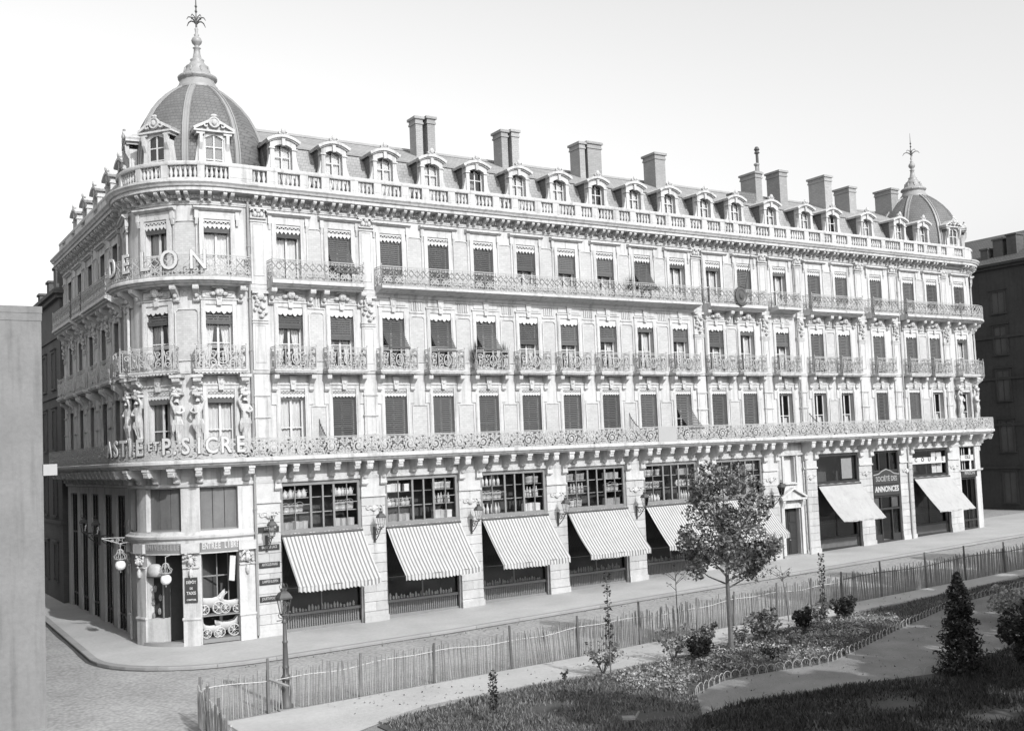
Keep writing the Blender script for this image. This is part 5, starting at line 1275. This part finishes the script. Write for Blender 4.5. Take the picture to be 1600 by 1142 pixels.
# long scroll bracket for a hanging sign at the side street
F_ = FR(-14.9, 4.6); t = thing('sign_bracket', 'pale scrolled iron bracket reaching out over the side street pavement', 'bracket', tuple(P(-14.9)[:2]) + (4.6,))
b = MB(); b.tube([(0, -.12, -.5), (0, -.12, .9)], .03, 5); b.tube([(0, -.12, .1), (0, -1.3, .12)], .025, 5); b.tube([(0, -.12, -.35), (0, -.7, -.1), (0, -1.3, .1)], .025, 5)
for cy, r_ in ((-.32, .13), (-.6, .1), (-.85, .07)): b.tube([(0, cy + r_ * cos(a) * (1 - a / 11), -.03 + r_ * sin(a) * (1 - a / 11)) for a in np.linspace(0, 7.5, 14)], .02, 4)
ob('bracket', b.mesh('bracket', 'iron_pale'), t, F_)

# side street shop openings and the far tower's shop
for i, s in enumerate(WS):
    b = MB()
    for x in (-1.0, -.36, .30, .94): b.box(x, x + .06, .12, .2, -.2, 6.6)
    for z in (-.2, .75, 4.3, 6.5): b.box(-.94, .94, .125, .195, z, z + .1)
    f_ = ob('shop_front', cached('sidefront', lambda: b.mesh('shop_front', 'frame_dark')), BLD, FR(s)); ob('pane', cached('sidepane', lambda: quadx(1.96, -.2, 6.55, .17, 'glass')), f_, FR(s)); ob('interior', cached('sideroom', lambda: shop_room(2.0, -.3, 6.6, .22, 1.2)), f_, FR(s))
m = 45.85; F_ = FR(m); zg = gz(46) + PH
b = MB()
for x in (-.9, -.12, .84): b.box(x, x + .06, .12, .2, zg, 4.75)
for z in (zg, zg + .6, 4.6): b.box(-.84, .84, .125, .195, z, z + .12)
for x in (-.9, -.3, .3, .84): b.box(x, x + .06, .12, .2, 5.25, 6.92)
f_ = ob('shop_front', b.mesh('shop_front', 'frame_dark'), BLD, F_); ob('pane', quadx(1.8, zg, 4.75, .17, 'glass'), f_, F_); ob('interior', shop_room(1.8, zg, 4.75, .25, 1.8), f_, F_); ob('interior', shop_room(1.8, 5.25, 6.92, .25, 1.2), f_, F_)
b = MB()
for x0, x1 in ((-.35, -.02), (.4, .72)): b.add([(x0, .24, 5.3), (x1, .24, 5.3), (x1, .24, 6.85), (x0, .24, 6.85)], [(0, 1, 2, 3)])
ob('curtain', b.mesh('curtain', 'curtain'), f_, F_)
t = thing('banner_sign', 'short white banner with dark letters across the far tower window', 'sign', (m, 0, 6)); b = MB(); b.box(-.9, .6, -.06, -.03, 5.95, 6.35); ob('board', b.mesh('board', 'letter_white'), t, F_); ob('lettering', text_mesh('OLE', .34, .006, 'sign_dark', .004), t, F_ @ T(-.1, -.07, 6.02))
t = thing('shop_sign', 'dark sign board lettered MAISON over the far tower shop window', 'sign', (m, 0, 5)); b = MB(); b.box(-.9, .9, -.08, -.03, 4.78, 5.22); ob('board', b.mesh('board', 'sign_dark'), t, F_); ob('lettering', text_mesh('MAISON', .34, .006, 'letter_grey', .006, .95), t, F_ @ T(0, -.09, 4.88))
ob('string_course', sweep([(-.02, 5.2), (.10, 5.2), (.12, 5.3), (-.02, 5.3)], 44.75, SRe).mesh('string_course', 'stone'), BLD)

# ------------------------------------------------------------------ neighbours
def far_house(name, label, x0, x1, y0, y1, h, wm, rm, wins, face, roofh=1.6, chim=(), zb=-.6, eave=.45, rows=None):
    """box house with window openings built as recessed parts on one face: '-x', '+x' or '-y'"""
    t = thing(name, label, 'building', ((x0 + x1) / 2, (y0 + y1) / 2, 0)); I = T(0, 0, 0)
    b = MB(); b.box(x0, x1, y0, y1, zb, h); ob('wall', b.mesh('wall', wm), t, I)
    b = MB(); b.box(x0 - eave, x1 + eave, y0 - eave, y1 + eave, h, h + .22); b.box(x0 - eave * .55, x1 + eave * .55, y0 - eave * .55, y1 + eave * .55, h - .25, h); ob('cornice', b.mesh('cornice', wm), t, I)
    xm = (x0 + x1) / 2; ym = (y0 + y1) / 2; b = MB()
    if (x1 - x0) < (y1 - y0): b.add([(x0 - eave * .9, y0 - eave * .9, h + .22), (x1 + eave * .9, y0 - eave * .9, h + .22), (x1 + eave * .9, y1 + eave * .9, h + .22), (x0 - eave * .9, y1 + eave * .9, h + .22), (xm, y0 + 2, h + roofh), (xm, y1 - 2, h + roofh)], [(0, 1, 4), (1, 2, 5, 4), (2, 3, 5), (3, 0, 4, 5)])
    else: b.add([(x0 - eave * .9, y0 - eave * .9, h + .22), (x1 + eave * .9, y0 - eave * .9, h + .22), (x1 + eave * .9, y1 + eave * .9, h + .22), (x0 - eave * .9, y1 + eave * .9, h + .22), (x0 + 2, ym, h + roofh), (x1 - 2, ym, h + roofh)], [(0, 1, 5, 4), (1, 2, 5), (2, 3, 4, 5), (3, 0, 4)])
    rf = ob('roof', b.mesh('roof', rm), t, I)
    for cx, cy, cw, cd_, ch in chim:
        b = MB(); b.box(cx, cx + cw, cy, cy + cd_, h, h + ch - .15); b.box(cx - .08, cx + cw + .08, cy - .08, cy + cd_ + .08, h + ch - .15, h + ch); ob('chimney', b.mesh('chimney', 'brick_dark' if wm != 'render_wall' else 'brick_chimney'), rf, I)
    b = MB()
    for z_ in (4.7, 8.4, 12.4, 16.0):
        if z_ < h - 1 and wm != 'render_wall': b.box(x0 - .1, x1 + .1, y0 - .1, y1 + .1, z_, z_ + .22)
    if b.v: ob('string_course', b.mesh('string_course', wm), t, I)
    for u in wins:
        fc, u = u if isinstance(u, tuple) else (face, u)
        for z0, z1 in rows or ((1.2, 3.4), (5.2, 7.6), (9.2, 11.6), (13, 15.2), (16.6, 18.6)):
            if z1 > h - .6: continue
            F_ = {'-x': T(x0, u, 0) @ RZ(-pi / 2), '+x': T(x1, u, 0) @ RZ(pi / 2), '-y': T(u, y0, 0)}[fc]
            def mk():
                b = MB()
                for sg in (-1, 1): a_, c_ = sorted((sg * .55, sg * .72)); b.box(a_, c_, -.08, .02, z0, z1)
                b.box(-.72, .72, -.08, .02, z1, z1 + .18); b.box(-.85, .85, -.16, .02, z1 + .18, z1 + .26); b.box(-.78, .78, -.14, .02, z0 - .12, z0); b.box(-.03, .03, -.03, .02, z0, z1)
                return b.mesh('window', wm)
            w_ = ob('window', cached(('fw', wm, z0, z1), mk), t, F_)
            ob('pane', cached(('fp', z0, z1), lambda: quadx(1.1, z0, z1, -.012, 'room')), w_, F_)
    return t
# house across the side street, its pale end wall at the left edge of the picture
tl = far_house('corner_house', 'plain pale rendered house end at the far left edge, across the side street', -34, -17.55, -10, 26, 13.05, 'render_wall', 'tile_roof', [-4, 0, 4, 8, 12, 16, 20, ('-y', -20.6), ('-y', -24.2), ('-y', -27.8), ('-y', -31.4)], '+x', .4, eave=.03)
b = MB(); b.box(-.02, .42, -.5, .0, -.16, .2); solo('stone_corbel', b.mesh('stone_corbel', 'sign_pale'), 'pale stone block jutting from the rendered house end at the left edge', 'block', T(-17.55, -9.5, 7.96))
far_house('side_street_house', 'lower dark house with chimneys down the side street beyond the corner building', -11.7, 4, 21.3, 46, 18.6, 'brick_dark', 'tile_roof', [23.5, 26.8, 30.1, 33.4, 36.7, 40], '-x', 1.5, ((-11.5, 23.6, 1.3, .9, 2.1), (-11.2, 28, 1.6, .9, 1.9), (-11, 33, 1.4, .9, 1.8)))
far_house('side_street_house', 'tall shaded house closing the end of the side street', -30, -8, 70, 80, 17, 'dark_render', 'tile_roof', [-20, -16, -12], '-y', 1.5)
far_house('dark_house', 'dark house with tiled roof beyond the far round tower', 62, 78, -14, 40, 22.3, 'dark_render', 'tile_roof', [-11, -7.4, -3.8, -.2, 3.4, 7.0, 10.6, 14.2, 17.8], '-x', 4.2, ((63.0, 8.3, .9, .7, 1.9), (63.2, 7.0, 1.0, .9, 2.6), (63.2, 5.7, 1.1, .9, 2.8), (64, 2.0, 1.0, 1.3, 2.7), (63.5, 13, 1.0, 1.6, 2.6)), rows=((1.8, 4.4), (6.2, 8.8), (10.6, 13.2), (14.6, 17.0), (18.2, 20.0)))
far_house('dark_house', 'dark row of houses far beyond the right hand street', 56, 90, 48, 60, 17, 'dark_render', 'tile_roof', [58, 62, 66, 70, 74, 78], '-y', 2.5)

# ------------------------------------------------------------------ fence of split pickets
FY = -13.42
fence = thing('picket_fence', 'low rustic fence of thin split pickets with leaning posts along the garden', 'fence', (0, FY, 0))
def picket(k):
    r_ = random.Random(k); b = MB(); h = 1.28 + r_.uniform(-.1, .1); w = .0135 + r_.uniform(-.003, .005); bx_ = r_.uniform(-.02, .02)
    vs = []
    for z, s_ in ((-.05, 1), (h * .55, .95), (h - .12, .9), (h, .25)):
        x = bx_ * z / h; vs += [(x - w * s_, -.012, z), (x + w * s_, -.012, z), (x + w * s_, .012, z), (x - w * s_, .012, z)]
    b.add(vs, [(i * 4 + q, i * 4 + (q + 1) % 4, i * 4 + 4 + (q + 1) % 4, i * 4 + 4 + q) for i in range(3) for q in range(4)] + [(12, 13, 14, 15)])
    return b
PK = [picket(k) for k in range(8)]
def fence_pts():
    L_ = []
    x = -13.7
    while x < 34: L_.append((x, FY + .05 * sin(x * .9) , 0)); x += .092 + rnd.uniform(-.02, .02)
    y = FY - .1
    while y > FY - 5.2: L_.append((-13.75 - (FY - y) * .12, y, pi / 2)); y -= .13
    return L_
fp = fence_pts()
fp.sort(key=lambda q: (q[0] - CAM[0]) ** 2 + (q[1] - CAM[1]) ** 2)
rest = MB()
for k, (x, y, rz) in enumerate(fp):
    g = 3 * math.floor(x / 3.3); lean = .03 * sin(x * 1.7) + rnd.gauss(0, .022) + (-.08 if -1.5 < x < .6 else 0)
    F_ = T(x, y, gz(x)) @ RZ(rz) @ Matrix.Rotation(lean, 4, 'Y') @ Matrix.Rotation(rnd.gauss(0, .03), 4, 'X') @ SX(1, 1, rnd.uniform(.93, 1.06))
    i = rnd.randrange(8)
    if k < 298: ob('picket', cached(('pk', i), lambda: PK[i].mesh('picket', 'wood_picket')), fence, F_)
    else: rest.add([tuple(F_ @ Vector(q)) for q in PK[i].v], PK[i].f)
o = ob('picket_rest', rest.mesh('picket_rest', 'wood_picket'), fence); o['kind'] = 'stuff'
posts = [-13.7, -11.5, -8.3, -5.5, -2.24, .8, 3.85, 6.9, 9.0, 11.6, 13.8, 15.9, 18.6, 22.0, 25.2, 28.6, 31.5]
for k, x in enumerate(posts):
    hgt = (1.5, 1.75, 1.45, 1.4, 1.6, 1.55, 1.7, 1.45, 1.45, 1.5, 1.45, 1.5, 1.7, 1.75, 1.75, 1.6, 1.6)[k]; b = MB()
    lx = rnd.uniform(-.08, .08); b.tube([(0, 0, -.2), (lx * .5, .01, hgt * .5), (lx, 0, hgt)], [.055, .05, .042], 6); b.tube([(0, .02, .02), (.0, .6, .0)], .01, 4) if False else None
    ob('post', b.mesh('post', 'wood_post'), fence, T(x, FY - .06, gz(x)))
for y, h_ in ((FY - 1.6, 1.5), (FY - 3.4, 1.5)):
    b = MB(); b.tube([(0, 0, -.2), (.03, 0, h_)], [.055, .045], 6); ob('post', b.mesh('post', 'wood_post'), fence, T(-13.75 - (FY - y) * .12, y, gz(-14)))
b = MB(); b.tube([(-11.5, FY - .1, gz(-11) + 1.1), (-10.9, FY - .25, gz(-11) + .8)], .05, 5); ob('brace', b.mesh('brace', 'wood_picket'), fence)
L_ = [(x, FY - .035 + .01 * sin(x * 3), gz(x) + 1.06 + .05 * sin(x * .8) + .03 * sin(x * 2.3)) for x in np.arange(-13.7, 16.0, .5)]
for k in range(0, len(L_) - 1, 6):
    b = MB(); b.tube(L_[k:k + 7], .013, 4); ob('rail', b.mesh('rail', 'wood_rail'), fence)
L_ = [(x, FY - .035, gz(x) + 1.12 + .05 * sin(x * .8)) for x in np.arange(16, 34, .5)]
for k in range(0, len(L_) - 1, 6):
    b = MB(); b.tube(L_[k:k + 7], .02, 4); ob('rail', b.mesh('rail', 'wood_post'), fence)
b = MB(); b.tube([(x, y, gz(-13) + 1.1) for x, y in ((-13.7, FY), (-13.9, FY - 2), (-14.35, FY - 5.2))], .02, 4); ob('rail', b.mesh('rail', 'wood_rail'), fence)

# ------------------------------------------------------------------ gas lamp post
lx, ly = -10.83, -13.28; lz = gz(lx); F_ = T(lx, ly, lz)
lamp = thing('street_lamp', 'dark iron gas lamp post with square lantern standing at the fence', 'lamp post', (lx, ly, lz))
b = MB(); b.box(-.34, .34, -.34, .34, -.1, .05); ob('footing', b.mesh('footing', 'kerb'), lamp, F_)
b = MB(); b.lathe([(.23, .05), (.23, .12), (.19, .2), (.17, .5), (.13, .82), (.12, .92), (.19, .96), (.20, 1.0), (.13, 1.05), (.10, 1.12), (.10, 1.3), (.12, 1.33), (.10, 1.37), (.095, 1.45), (.075, 2.1), (.09, 2.13), (.09, 2.17), (.07, 2.2), (.06, 2.75)], 12); ob('column', b.mesh('column', 'iron_grey', True), lamp, F_)
b = MB(); b.lathe([(.06, 2.74), (.10, 2.8), (.06, 2.86), (.05, 2.92), (.09, 2.98), (.1, 3.03)], 10); b.tube([(-.26, 0, 2.86), (.26, 0, 2.86)], .016, 5)
for sg in (-1, 1): b.tube([(sg * .05, 0, 2.9), (sg * .18, 0, 2.96), (sg * .2, 0, 3.06), (sg * .13, 0, 3.1)], .014, 4)
ob('collar', b.mesh('collar', 'iron_grey', True), lamp, F_)
lc, lg = lantern_parts(); ob('lantern_cage', lc.mesh('lantern_cage', 'iron_dark'), lamp, F_ @ T(0, 0, 3.04) @ SX(1.0, 1.0, 1.05)); ob('lantern_glass', lg.mesh('lantern_glass', 'glass'), lamp, F_ @ T(0, 0, 3.04) @ SX(1, 1, 1.05))
b = MB(); b.tube([(0, 0, 3.04), (0, 0, 3.22)], .02, 5); b.ell((0, 0, 3.28), (.04, .04, .07), 6, 5); ob('burner', b.mesh('burner', 'frame_white'), lamp, F_)

# ------------------------------------------------------------------ foliage
def leaves(name, pts, size, m, nrm_up=.3, elong=1.7):
    n = len(pts); pts = np.asarray(pts)
    d = rng.normal(size=(n, 3)); d[:, 2] = d[:, 2] * .7 - .2; d /= np.linalg.norm(d, axis=1)[:, None]
    q = rng.normal(size=(n, 3)); q[:, 2] += nrm_up * 3; s_ = np.cross(d, q); s_ /= np.linalg.norm(s_, axis=1)[:, None] + 1e-9
    L = (size * rng.uniform(.6, 1.3, n))[:, None]; W = L / elong
    nn = np.cross(d, s_) * L * .15
    v = np.stack([pts - d * L * .5, pts + s_ * W * .5 + nn, pts + d * L * .5, pts - s_ * W * .5 + nn], 1).reshape(-1, 3)
    me = bpy.data.meshes.new(name); me.vertices.add(4 * n); me.vertices.foreach_set('co', v.ravel())
    me.loops.add(4 * n); me.loops.foreach_set('vertex_index', np.arange(4 * n)); me.polygons.add(n)
    me.polygons.foreach_set('loop_start', np.arange(n) * 4); me.polygons.foreach_set('loop_total', np.full(n, 4))
    me.materials.append(M[m]); me.update(calc_edges=True); return me
def clump_pts(centers, radii, n):
    c = rng.integers(0, len(centers), n); d = rng.normal(size=(n, 3)); d /= np.linalg.norm(d, axis=1)[:, None]
    return np.asarray(centers)[c] + d * (np.asarray(radii)[c] * rng.uniform(.35, 1, n) ** .5)[:, None]
def tree(x, y, label, h0, h1, rad, nleaf, lsize, m='leaf', trunk=.10, seed=1, limbs=9, group=None, fill=1.0, shape=None, name='tree'):
    rr = random.Random(seed); z = gz(x); t = thing(name, label, 'tree', (x, y, z), 0, group); F_ = T(x, y, z)
    b = MB(); b.tube([(0, 0, -.1), (.02, .01, h0 * .4), (-.02, 0, h0), (.03, 0, h0 + (h1 - h0) * .5), (0, 0, h1 - .3)], [trunk * 1.25, trunk, trunk * .85, trunk * .45, trunk * .12], 8)
    cs = []; rs = []
    for k in range(limbs):
        a = k * 2.4 + rr.uniform(-.4, .4); f = (k + .5) / limbs; zb = h0 * .92 + (h1 - h0) * .45 * f
        zt = h0 + (h1 - h0) * min(.95, (.18 + .75 * f + rr.uniform(-.08, .1))); re = rad * (shape(((zt - h0) / (h1 - h0))) if shape else math.sin(pi * min(.95, .22 + .7 * (zt - h0) / (h1 - h0)))) * rr.uniform(.75, 1.0)
        e = (re * cos(a), re * sin(a), zt); mid = (re * .5 * cos(a), re * .5 * sin(a), zb + (zt - zb) * .35)
        b.tube([(0, 0, zb), mid, e], [trunk * .45, trunk * .28, trunk * .08], 5)
        for q in range(3):
            f2 = rr.uniform(.5, 1.0); p = [mid[i] + (e[i] - mid[i]) * f2 for i in range(3)]; cs.append([p[i] + rr.uniform(-.3, .3) * rad * .6 for i in range(3)]); rs.append(rad * rr.uniform(.12, .32))
            b.tube([mid, p, cs[-1]], [trunk * .2, trunk * .12, trunk * .04], 4)
    for q in range(int(limbs * 1.2)):
        u = rr.uniform(.05, .97); re = rad * (shape(u) if shape else sin(pi * min(.95, .2 + .72 * u))) * rr.uniform(.2, .85); a = rr.uniform(0, 2 * pi)
        cs.append([re * cos(a), re * sin(a), h0 + (h1 - h0) * u]); rs.append(rad * rr.uniform(.12, .3))
    ob('trunk', b.mesh('trunk', 'bark'), t, F_)
    ob('crown', leaves('crown', clump_pts(cs, rs, nleaf), lsize, m), t, F_); return t
tree(5.05, -17.33, 'young broad crowned street tree with slim trunk standing in the lawn bank', 2.55, 7.0, 1.95, 7600, .16, 'leaf', .085, 4, 15, shape=lambda u: float(np.interp(u, [0, .12, .32, .6, .85, 1], [.45, .8, 1.0, .86, .55, .3])))
# conifer and bushes at the right
def conifer(x, y, h, r, lb, n=5200, name='conifer'):
    z = gz(x); t = thing(name, lb, 'tree', (x, y, z)); F_ = T(x, y, z)
    b = MB(); b.tube([(0, 0, -.1), (0, 0, h * .9)], [.09, .02], 6)
    for k in range(26):
        f = k / 26; a = k * 2.4; b.tube([(0, 0, h * (.05 + .85 * f)), (r * (1 - f) * .9 * cos(a), r * (1 - f) * .9 * sin(a), h * (.02 + .85 * f))], [.02, .006], 4)
    ob('trunk', b.mesh('trunk', 'bark'), t, F_)
    u = rng.uniform(0, 1, n) ** 1.15; a = rng.uniform(0, 2 * pi, n); lob = 1 + .22 * np.sin(a * 5 + u * 26) + .15 * np.sin(u * 40)
    rr = r * (1 - u) ** .62 * lob * rng.uniform(.45, 1.05, n); p = np.stack([rr * np.cos(a), rr * np.sin(a), .03 + h * u], 1)
    ob('crown', leaves('crown', p, .15, 'leaf_dark', .1, 2.6), t, F_); return t
conifer(7.55, -25.3, 3.25, .74, 'dark narrow conifer beside the gravel walk at the right')
def shrub(x, y, lb, r, h, n, m='leaf', size=.12, stems=9, grp=None, cat='shrub'):
    z = gz(x) + .05; t = thing('shrub', lb, cat, (x, y, z), 0, grp); F_ = T(x, y, z); rr = random.Random(int(x * 31 + y * 17)); b = MB(); cs = []; rs = []
    for k in range(stems):
        a = k * 2.4 + rr.uniform(-.3, .3); q = rr.uniform(.35, 1) * r; zt = h * rr.uniform(.6, .95)
        b.tube([(0, 0, -.03), (q * .4 * cos(a), q * .4 * sin(a), zt * .5), (q * cos(a), q * sin(a), zt)], [.02, .014, .005], 4)
        cs.append((q * cos(a), q * sin(a), zt)); rs.append(r * rr.uniform(.22, .4)); cs.append((q * .6 * cos(a), q * .6 * sin(a), zt * .65)); rs.append(r * .3)
    ob('stem', b.mesh('stem', 'bark'), t, F_); ob('foliage', leaves('foliage', clump_pts(cs, rs, n), size, m), t, F_)
for q in ((-.55, -16.75, 'airy bare stemmed shrub beside the thin leafy sapling, leftmost of the shrub row', .62, 1.15, 420, 'leaf', .13, 11), (-2.3, -16.9, 'tiny sprig growing at the lawn edge before the shrub row begins', .18, .45, 60, 'leaf_dark', .1, 4),
          (2.5, -17.0, 'sparse twiggy shrub second in the row along the lawn edge', .62, 1.2, 380, 'leaf', .13, 11), (3.1, -17.7, 'dark low bushy shrub in front of the twiggy one, left of the tree', .62, .8, 900, 'leaf_dark', .12, 9),
          (4.15, -16.9, 'round leafy shrub just left of the broad crowned tree trunk', .55, 1.1, 900, 'leaf', .13, 10), (6.0, -16.9, 'small light shrub close right of the broad crowned tree trunk', .35, .8, 260, 'leaf', .12, 7),
          (7.0, -17.0, 'wide dark shrub a step right of the broad crowned tree', .75, .95, 1000, 'leaf', .13, 11), (7.7, -16.6, 'upright shrub behind the wide dark one right of the tree', .5, 1.25, 700, 'leaf', .13, 9),
          (9.5, -16.9, 'dense dark rounded shrub in the middle of the lawn bank', .55, 1.0, 1100, 'leaf_dark', .12, 10), (11.0, -16.4, 'thin shrub under the slender leafy stake', .55, 1.0, 420, 'leaf', .13, 9), (12.6, -16.4, 'last dark shrub of the row before the bare lawn bank', .65, .95, 1000, 'leaf_dark', .13, 10),
          (16.2, -22.2, 'pale leaved bush catching the light right of the conifer', 1.25, 1.3, 2400, 'leaf_pale', .17, 14), (7.2, -28.6, 'dark bush at the right edge of the picture', 1.3, 2.5, 7000, 'leaf_dark', .15, 18), (5.3, -19.2, 'low dark tuft in the grass between tree and hoop edging', .5, .35, 260, 'leaf_dark', .1, 7)): shrub(*q)
def sapling(x, y, h, lb, leafy, m='leaf_dark', stake=True, lean=0.):
    z = gz(x); t = thing('sapling', lb, 'sapling', (x, y, z)); F_ = T(x, y, z); b = MB(); rr = random.Random(int(x * 13) + 5)
    b.tube([(0, 0, -.1), (lean * .4, 0, h * .5), (lean, 0, h)], [.028, .022, .008], 5); cs = [(lean * f, 0, h * f) for f in np.linspace(.35, 1, 9)]
    if not leafy:
        for k in range(8):
            a = k * 2.4; zb = h * rr.uniform(.72, .92); b.tube([(lean * .85, 0, zb), (lean + .3 * cos(a), .3 * sin(a), zb + .22), (lean + .5 * cos(a), .5 * sin(a), zb + .34)], [.014, .01, .004], 4); cs.append((lean + .45 * cos(a), .45 * sin(a), zb + .3))
    ob('trunk', b.mesh('trunk', 'bark'), t, F_)
    n = 210 if leafy else 60
    ob('crown', leaves('crown', clump_pts(cs if leafy else cs[-8:], [.15 if leafy else .12] * (len(cs) if leafy else 8), n), .11, m), t, F_)
sapling(-.86, -17.6, 3.55, 'thin upright leafy sapling rising above the fence left of the tree', True); sapling(4.6, -14.9, 3.0, 'bare forked sapling between the fence and the broad crowned tree', False, 'leaf'); sapling(11.1, -14.6, 2.4, 'thin leaning sapling at the fence right of the broad crowned tree', False, 'leaf', True, -.35); sapling(11.3, -16.35, 2.9, 'thin leafy sapling in front of the entrance door side of the fence', True); sapling(-6.97, -19.9, 1.5, 'short dark stake plant in the shaded lawn at the bottom', True)

# hoop edging along the walk
hoops = thing('hoop_edging', 'row of bent wire hoops edging the lawn along the gravel walk', 'edging', (6, -20.6, gz(6)))
hm = MB().tube([(.21 * cos(a), 0, .02 + .26 * sin(a)) for a in np.linspace(-.15, pi + .15, 12)], .011, 4).mesh('hoop', 'iron_pale')
x = -.1
while x < 26:
    dy = hoop_line(x + .3) - hoop_line(x); l = math.hypot(.3, dy); rz = math.atan2(dy, .3)
    ob('hoop', hm, hoops, T(x, hoop_line(x) - .06, gz(x) + .03) @ RZ(rz + rnd.gauss(0, .06)) @ Matrix.Rotation(rnd.gauss(0, .06), 4, 'X')); x += .36 * .3 / l
for x in np.arange(6.0, 7.6, .42): ob('hoop', hm, hoops, T(x, low_edge(x) + .05, gz(x) + .03) @ RZ(-.3))

# grass: nobody could count it
def grass(name, xr, lo, hi, dens, hgt, m, label, keep=None):
    n0 = int((xr[1] - xr[0]) * 8 * dens); x = rng.uniform(xr[0], xr[1], n0)
    los = np.array([lo(q) for q in np.linspace(*xr, 200)]); his = np.array([hi(q) for q in np.linspace(*xr, 200)]); g = np.linspace(*xr, 200)
    a = np.interp(x, g, los); c = np.interp(x, g, his); y = a + (c - a) * rng.uniform(0, 1, n0); w_ = rng.uniform(0, 1, n0) < (c - a) / 8; x, y = x[w_], y[w_]
    if keep is not None: k = keep(x, y); x, y = x[k], y[k]
    n = len(x); z = np.where(x > 0, .0192 * x, .008 * x) + .05
    pat = np.sin(x * .9 + 1.3 * np.sin(y * .8)) * np.sin(y * 1.3 + x * .35); kk = rng.uniform(0, 1, n) < .55 + .6 * pat; x, y = x[kk], y[kk]; n = len(x); z = np.where(x > 0, .0192 * x, .008 * x) + .05; y = y + rng.normal(0, .05, n)
    tuft = .6 + .8 * (np.sin(x * 2.1 + y) * np.sin(y * 2.7 - x * .6) * .5 + .5)
    h = hgt * rng.uniform(.4, 1.2, n) * tuft; a_ = rng.uniform(0, 2 * pi, n); w = .016 + .012 * rng.uniform(0, 1, n); l = rng.normal(0, .35, (n, 2)) * h[:, None]
    v = np.zeros((n, 3, 3)); v[:, 0] = np.stack([x - w * np.cos(a_), y - w * np.sin(a_), z], 1); v[:, 1] = np.stack([x + w * np.cos(a_), y + w * np.sin(a_), z], 1); v[:, 2] = np.stack([x + l[:, 0], y + l[:, 1], z + h], 1)
    me = bpy.data.meshes.new(name); me.vertices.add(3 * n); me.vertices.foreach_set('co', v.ravel()); me.loops.add(3 * n); me.loops.foreach_set('vertex_index', np.arange(3 * n)); me.polygons.add(n)
    me.polygons.foreach_set('loop_start', np.arange(n) * 3); me.polygons.foreach_set('loop_total', np.full(n, 3)); me.materials.append(M[m]); me.update(calc_edges=True)
    o = ob(name, me); o['kind'] = 'stuff'; o['label'] = label; o['category'] = 'grass'; return o
grass('bank_grass', (-9.4, 27), lambda x: hoop_line(x) + .1, lambda x: lawn_edge(x) - .22, 900, .13, 'grass', 'short grass covering the lawn bank between paved strip and hoops')
cs = []; rs = []
for k in range(420):
    x = rnd.uniform(-1.2, 14.0); a, c = hoop_line(x) + .7, lawn_edge(x) - .45
    if c - a < .3: continue
    y = rnd.uniform(a, c); cs.append((x, y, gz(x) + .12)); rs.append(rnd.uniform(.12, .34))
pp = clump_pts(cs, rs, 15000); pp[:, 2] = np.where(pp[:, 0] > 0, .0192 * pp[:, 0], .008 * pp[:, 0]) + .06 + np.abs(pp[:, 2] - .12 - .0192 * pp[:, 0]) * .9
o = ob('bank_plants', leaves('bank_plants', pp, .10, 'leaf_pale', .6, 1.6)); o['kind'] = 'stuff'; o['label'] = 'pale leafy ground cover plants on the lawn bank'; o['category'] = 'plants'
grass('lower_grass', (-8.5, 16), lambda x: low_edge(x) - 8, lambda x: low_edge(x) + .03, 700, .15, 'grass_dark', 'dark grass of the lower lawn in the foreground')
# fallen leaves and litter on the walk, the paved strip and the gutter
n = 1500; x = rng.uniform(-10, 24, n); y = np.where(rng.uniform(0, 1, n) < .6, rng.uniform(-24, -17, n), np.where(rng.uniform(0, 1, n) < .5, rng.uniform(-16.3, -13.7, n), rng.uniform(-5.9, -5.1, n)))
z = np.where(x > 0, .0192 * x, .008 * x) + np.where(y > -7, .02, np.where(y > -16.4, .045, .03)); v = []
me = leaves('fallen_leaves', np.stack([x, y, z + .01], 1), .085, 'leaf', 6.0, 1.5); o = ob('fallen_leaves', me); o['kind'] = 'stuff'; o['label'] = 'scattered fallen leaves on walk, paved strip and gutter'; o['category'] = 'leaves'
# small box seat at the bottom edge
t = thing('garden_seat', 'small pale topped seat with a raised end at the bottom picture edge', 'seat', (-4.15, -22.75, gz(-4))); F_ = T(-4.2, -22.72, gz(-4)) @ RZ(-.55)
b = MB(); b.box(-.19, .17, -.14, .14, .28, .34); ob('seat', b.mesh('seat', 'wood_picket'), t, F_)
for x_ in (-.16, .13):
    b = MB(); b.box(x_, x_ + .03, -.12, .12, .0, .28); ob('leg', b.mesh('leg', 'wood_post'), t, F_)
b = MB(); b.tube([(.18, 0, .3), (.30, 0, .48)], .035, 5); ob('backrest', b.mesh('backrest', 'wood_picket'), t, F_)

# unseen trees added behind and beside the camera to shade foreground and fence
for k, (x, y, h, r_, lb) in enumerate(((3.0, -38.6, 14.0, 4.2, 'tall added shade tree, unseen behind the viewpoint, leftmost'), (10.5, -35.5, 12.5, 4.6, 'tall added shade tree, unseen right of the viewpoint, second'), (18.5, -28.6, 12.0, 4.6, 'tall added unseen tree shading the fence, third'), (25.5, -26.5, 12.0, 4.8, 'tall added unseen tree shading the fence, fourth'), (33.5, -24.5, 12.0, 4.8, 'tall added shade tree, unseen at the far right, fifth'), (-2.5, -41.2, 14.5, 3.6, 'added shade tree, unseen close behind the viewpoint, right one'), (-7.2, -42.4, 14.5, 2.3, 'slim added shade tree, unseen close behind the viewpoint, left one'))):
    tree(x, y, lb, 2.2, h, r_, 6500, .62, 'leaf_dark', .2, 40 + k, 11, 'added shade trees outside the picture')
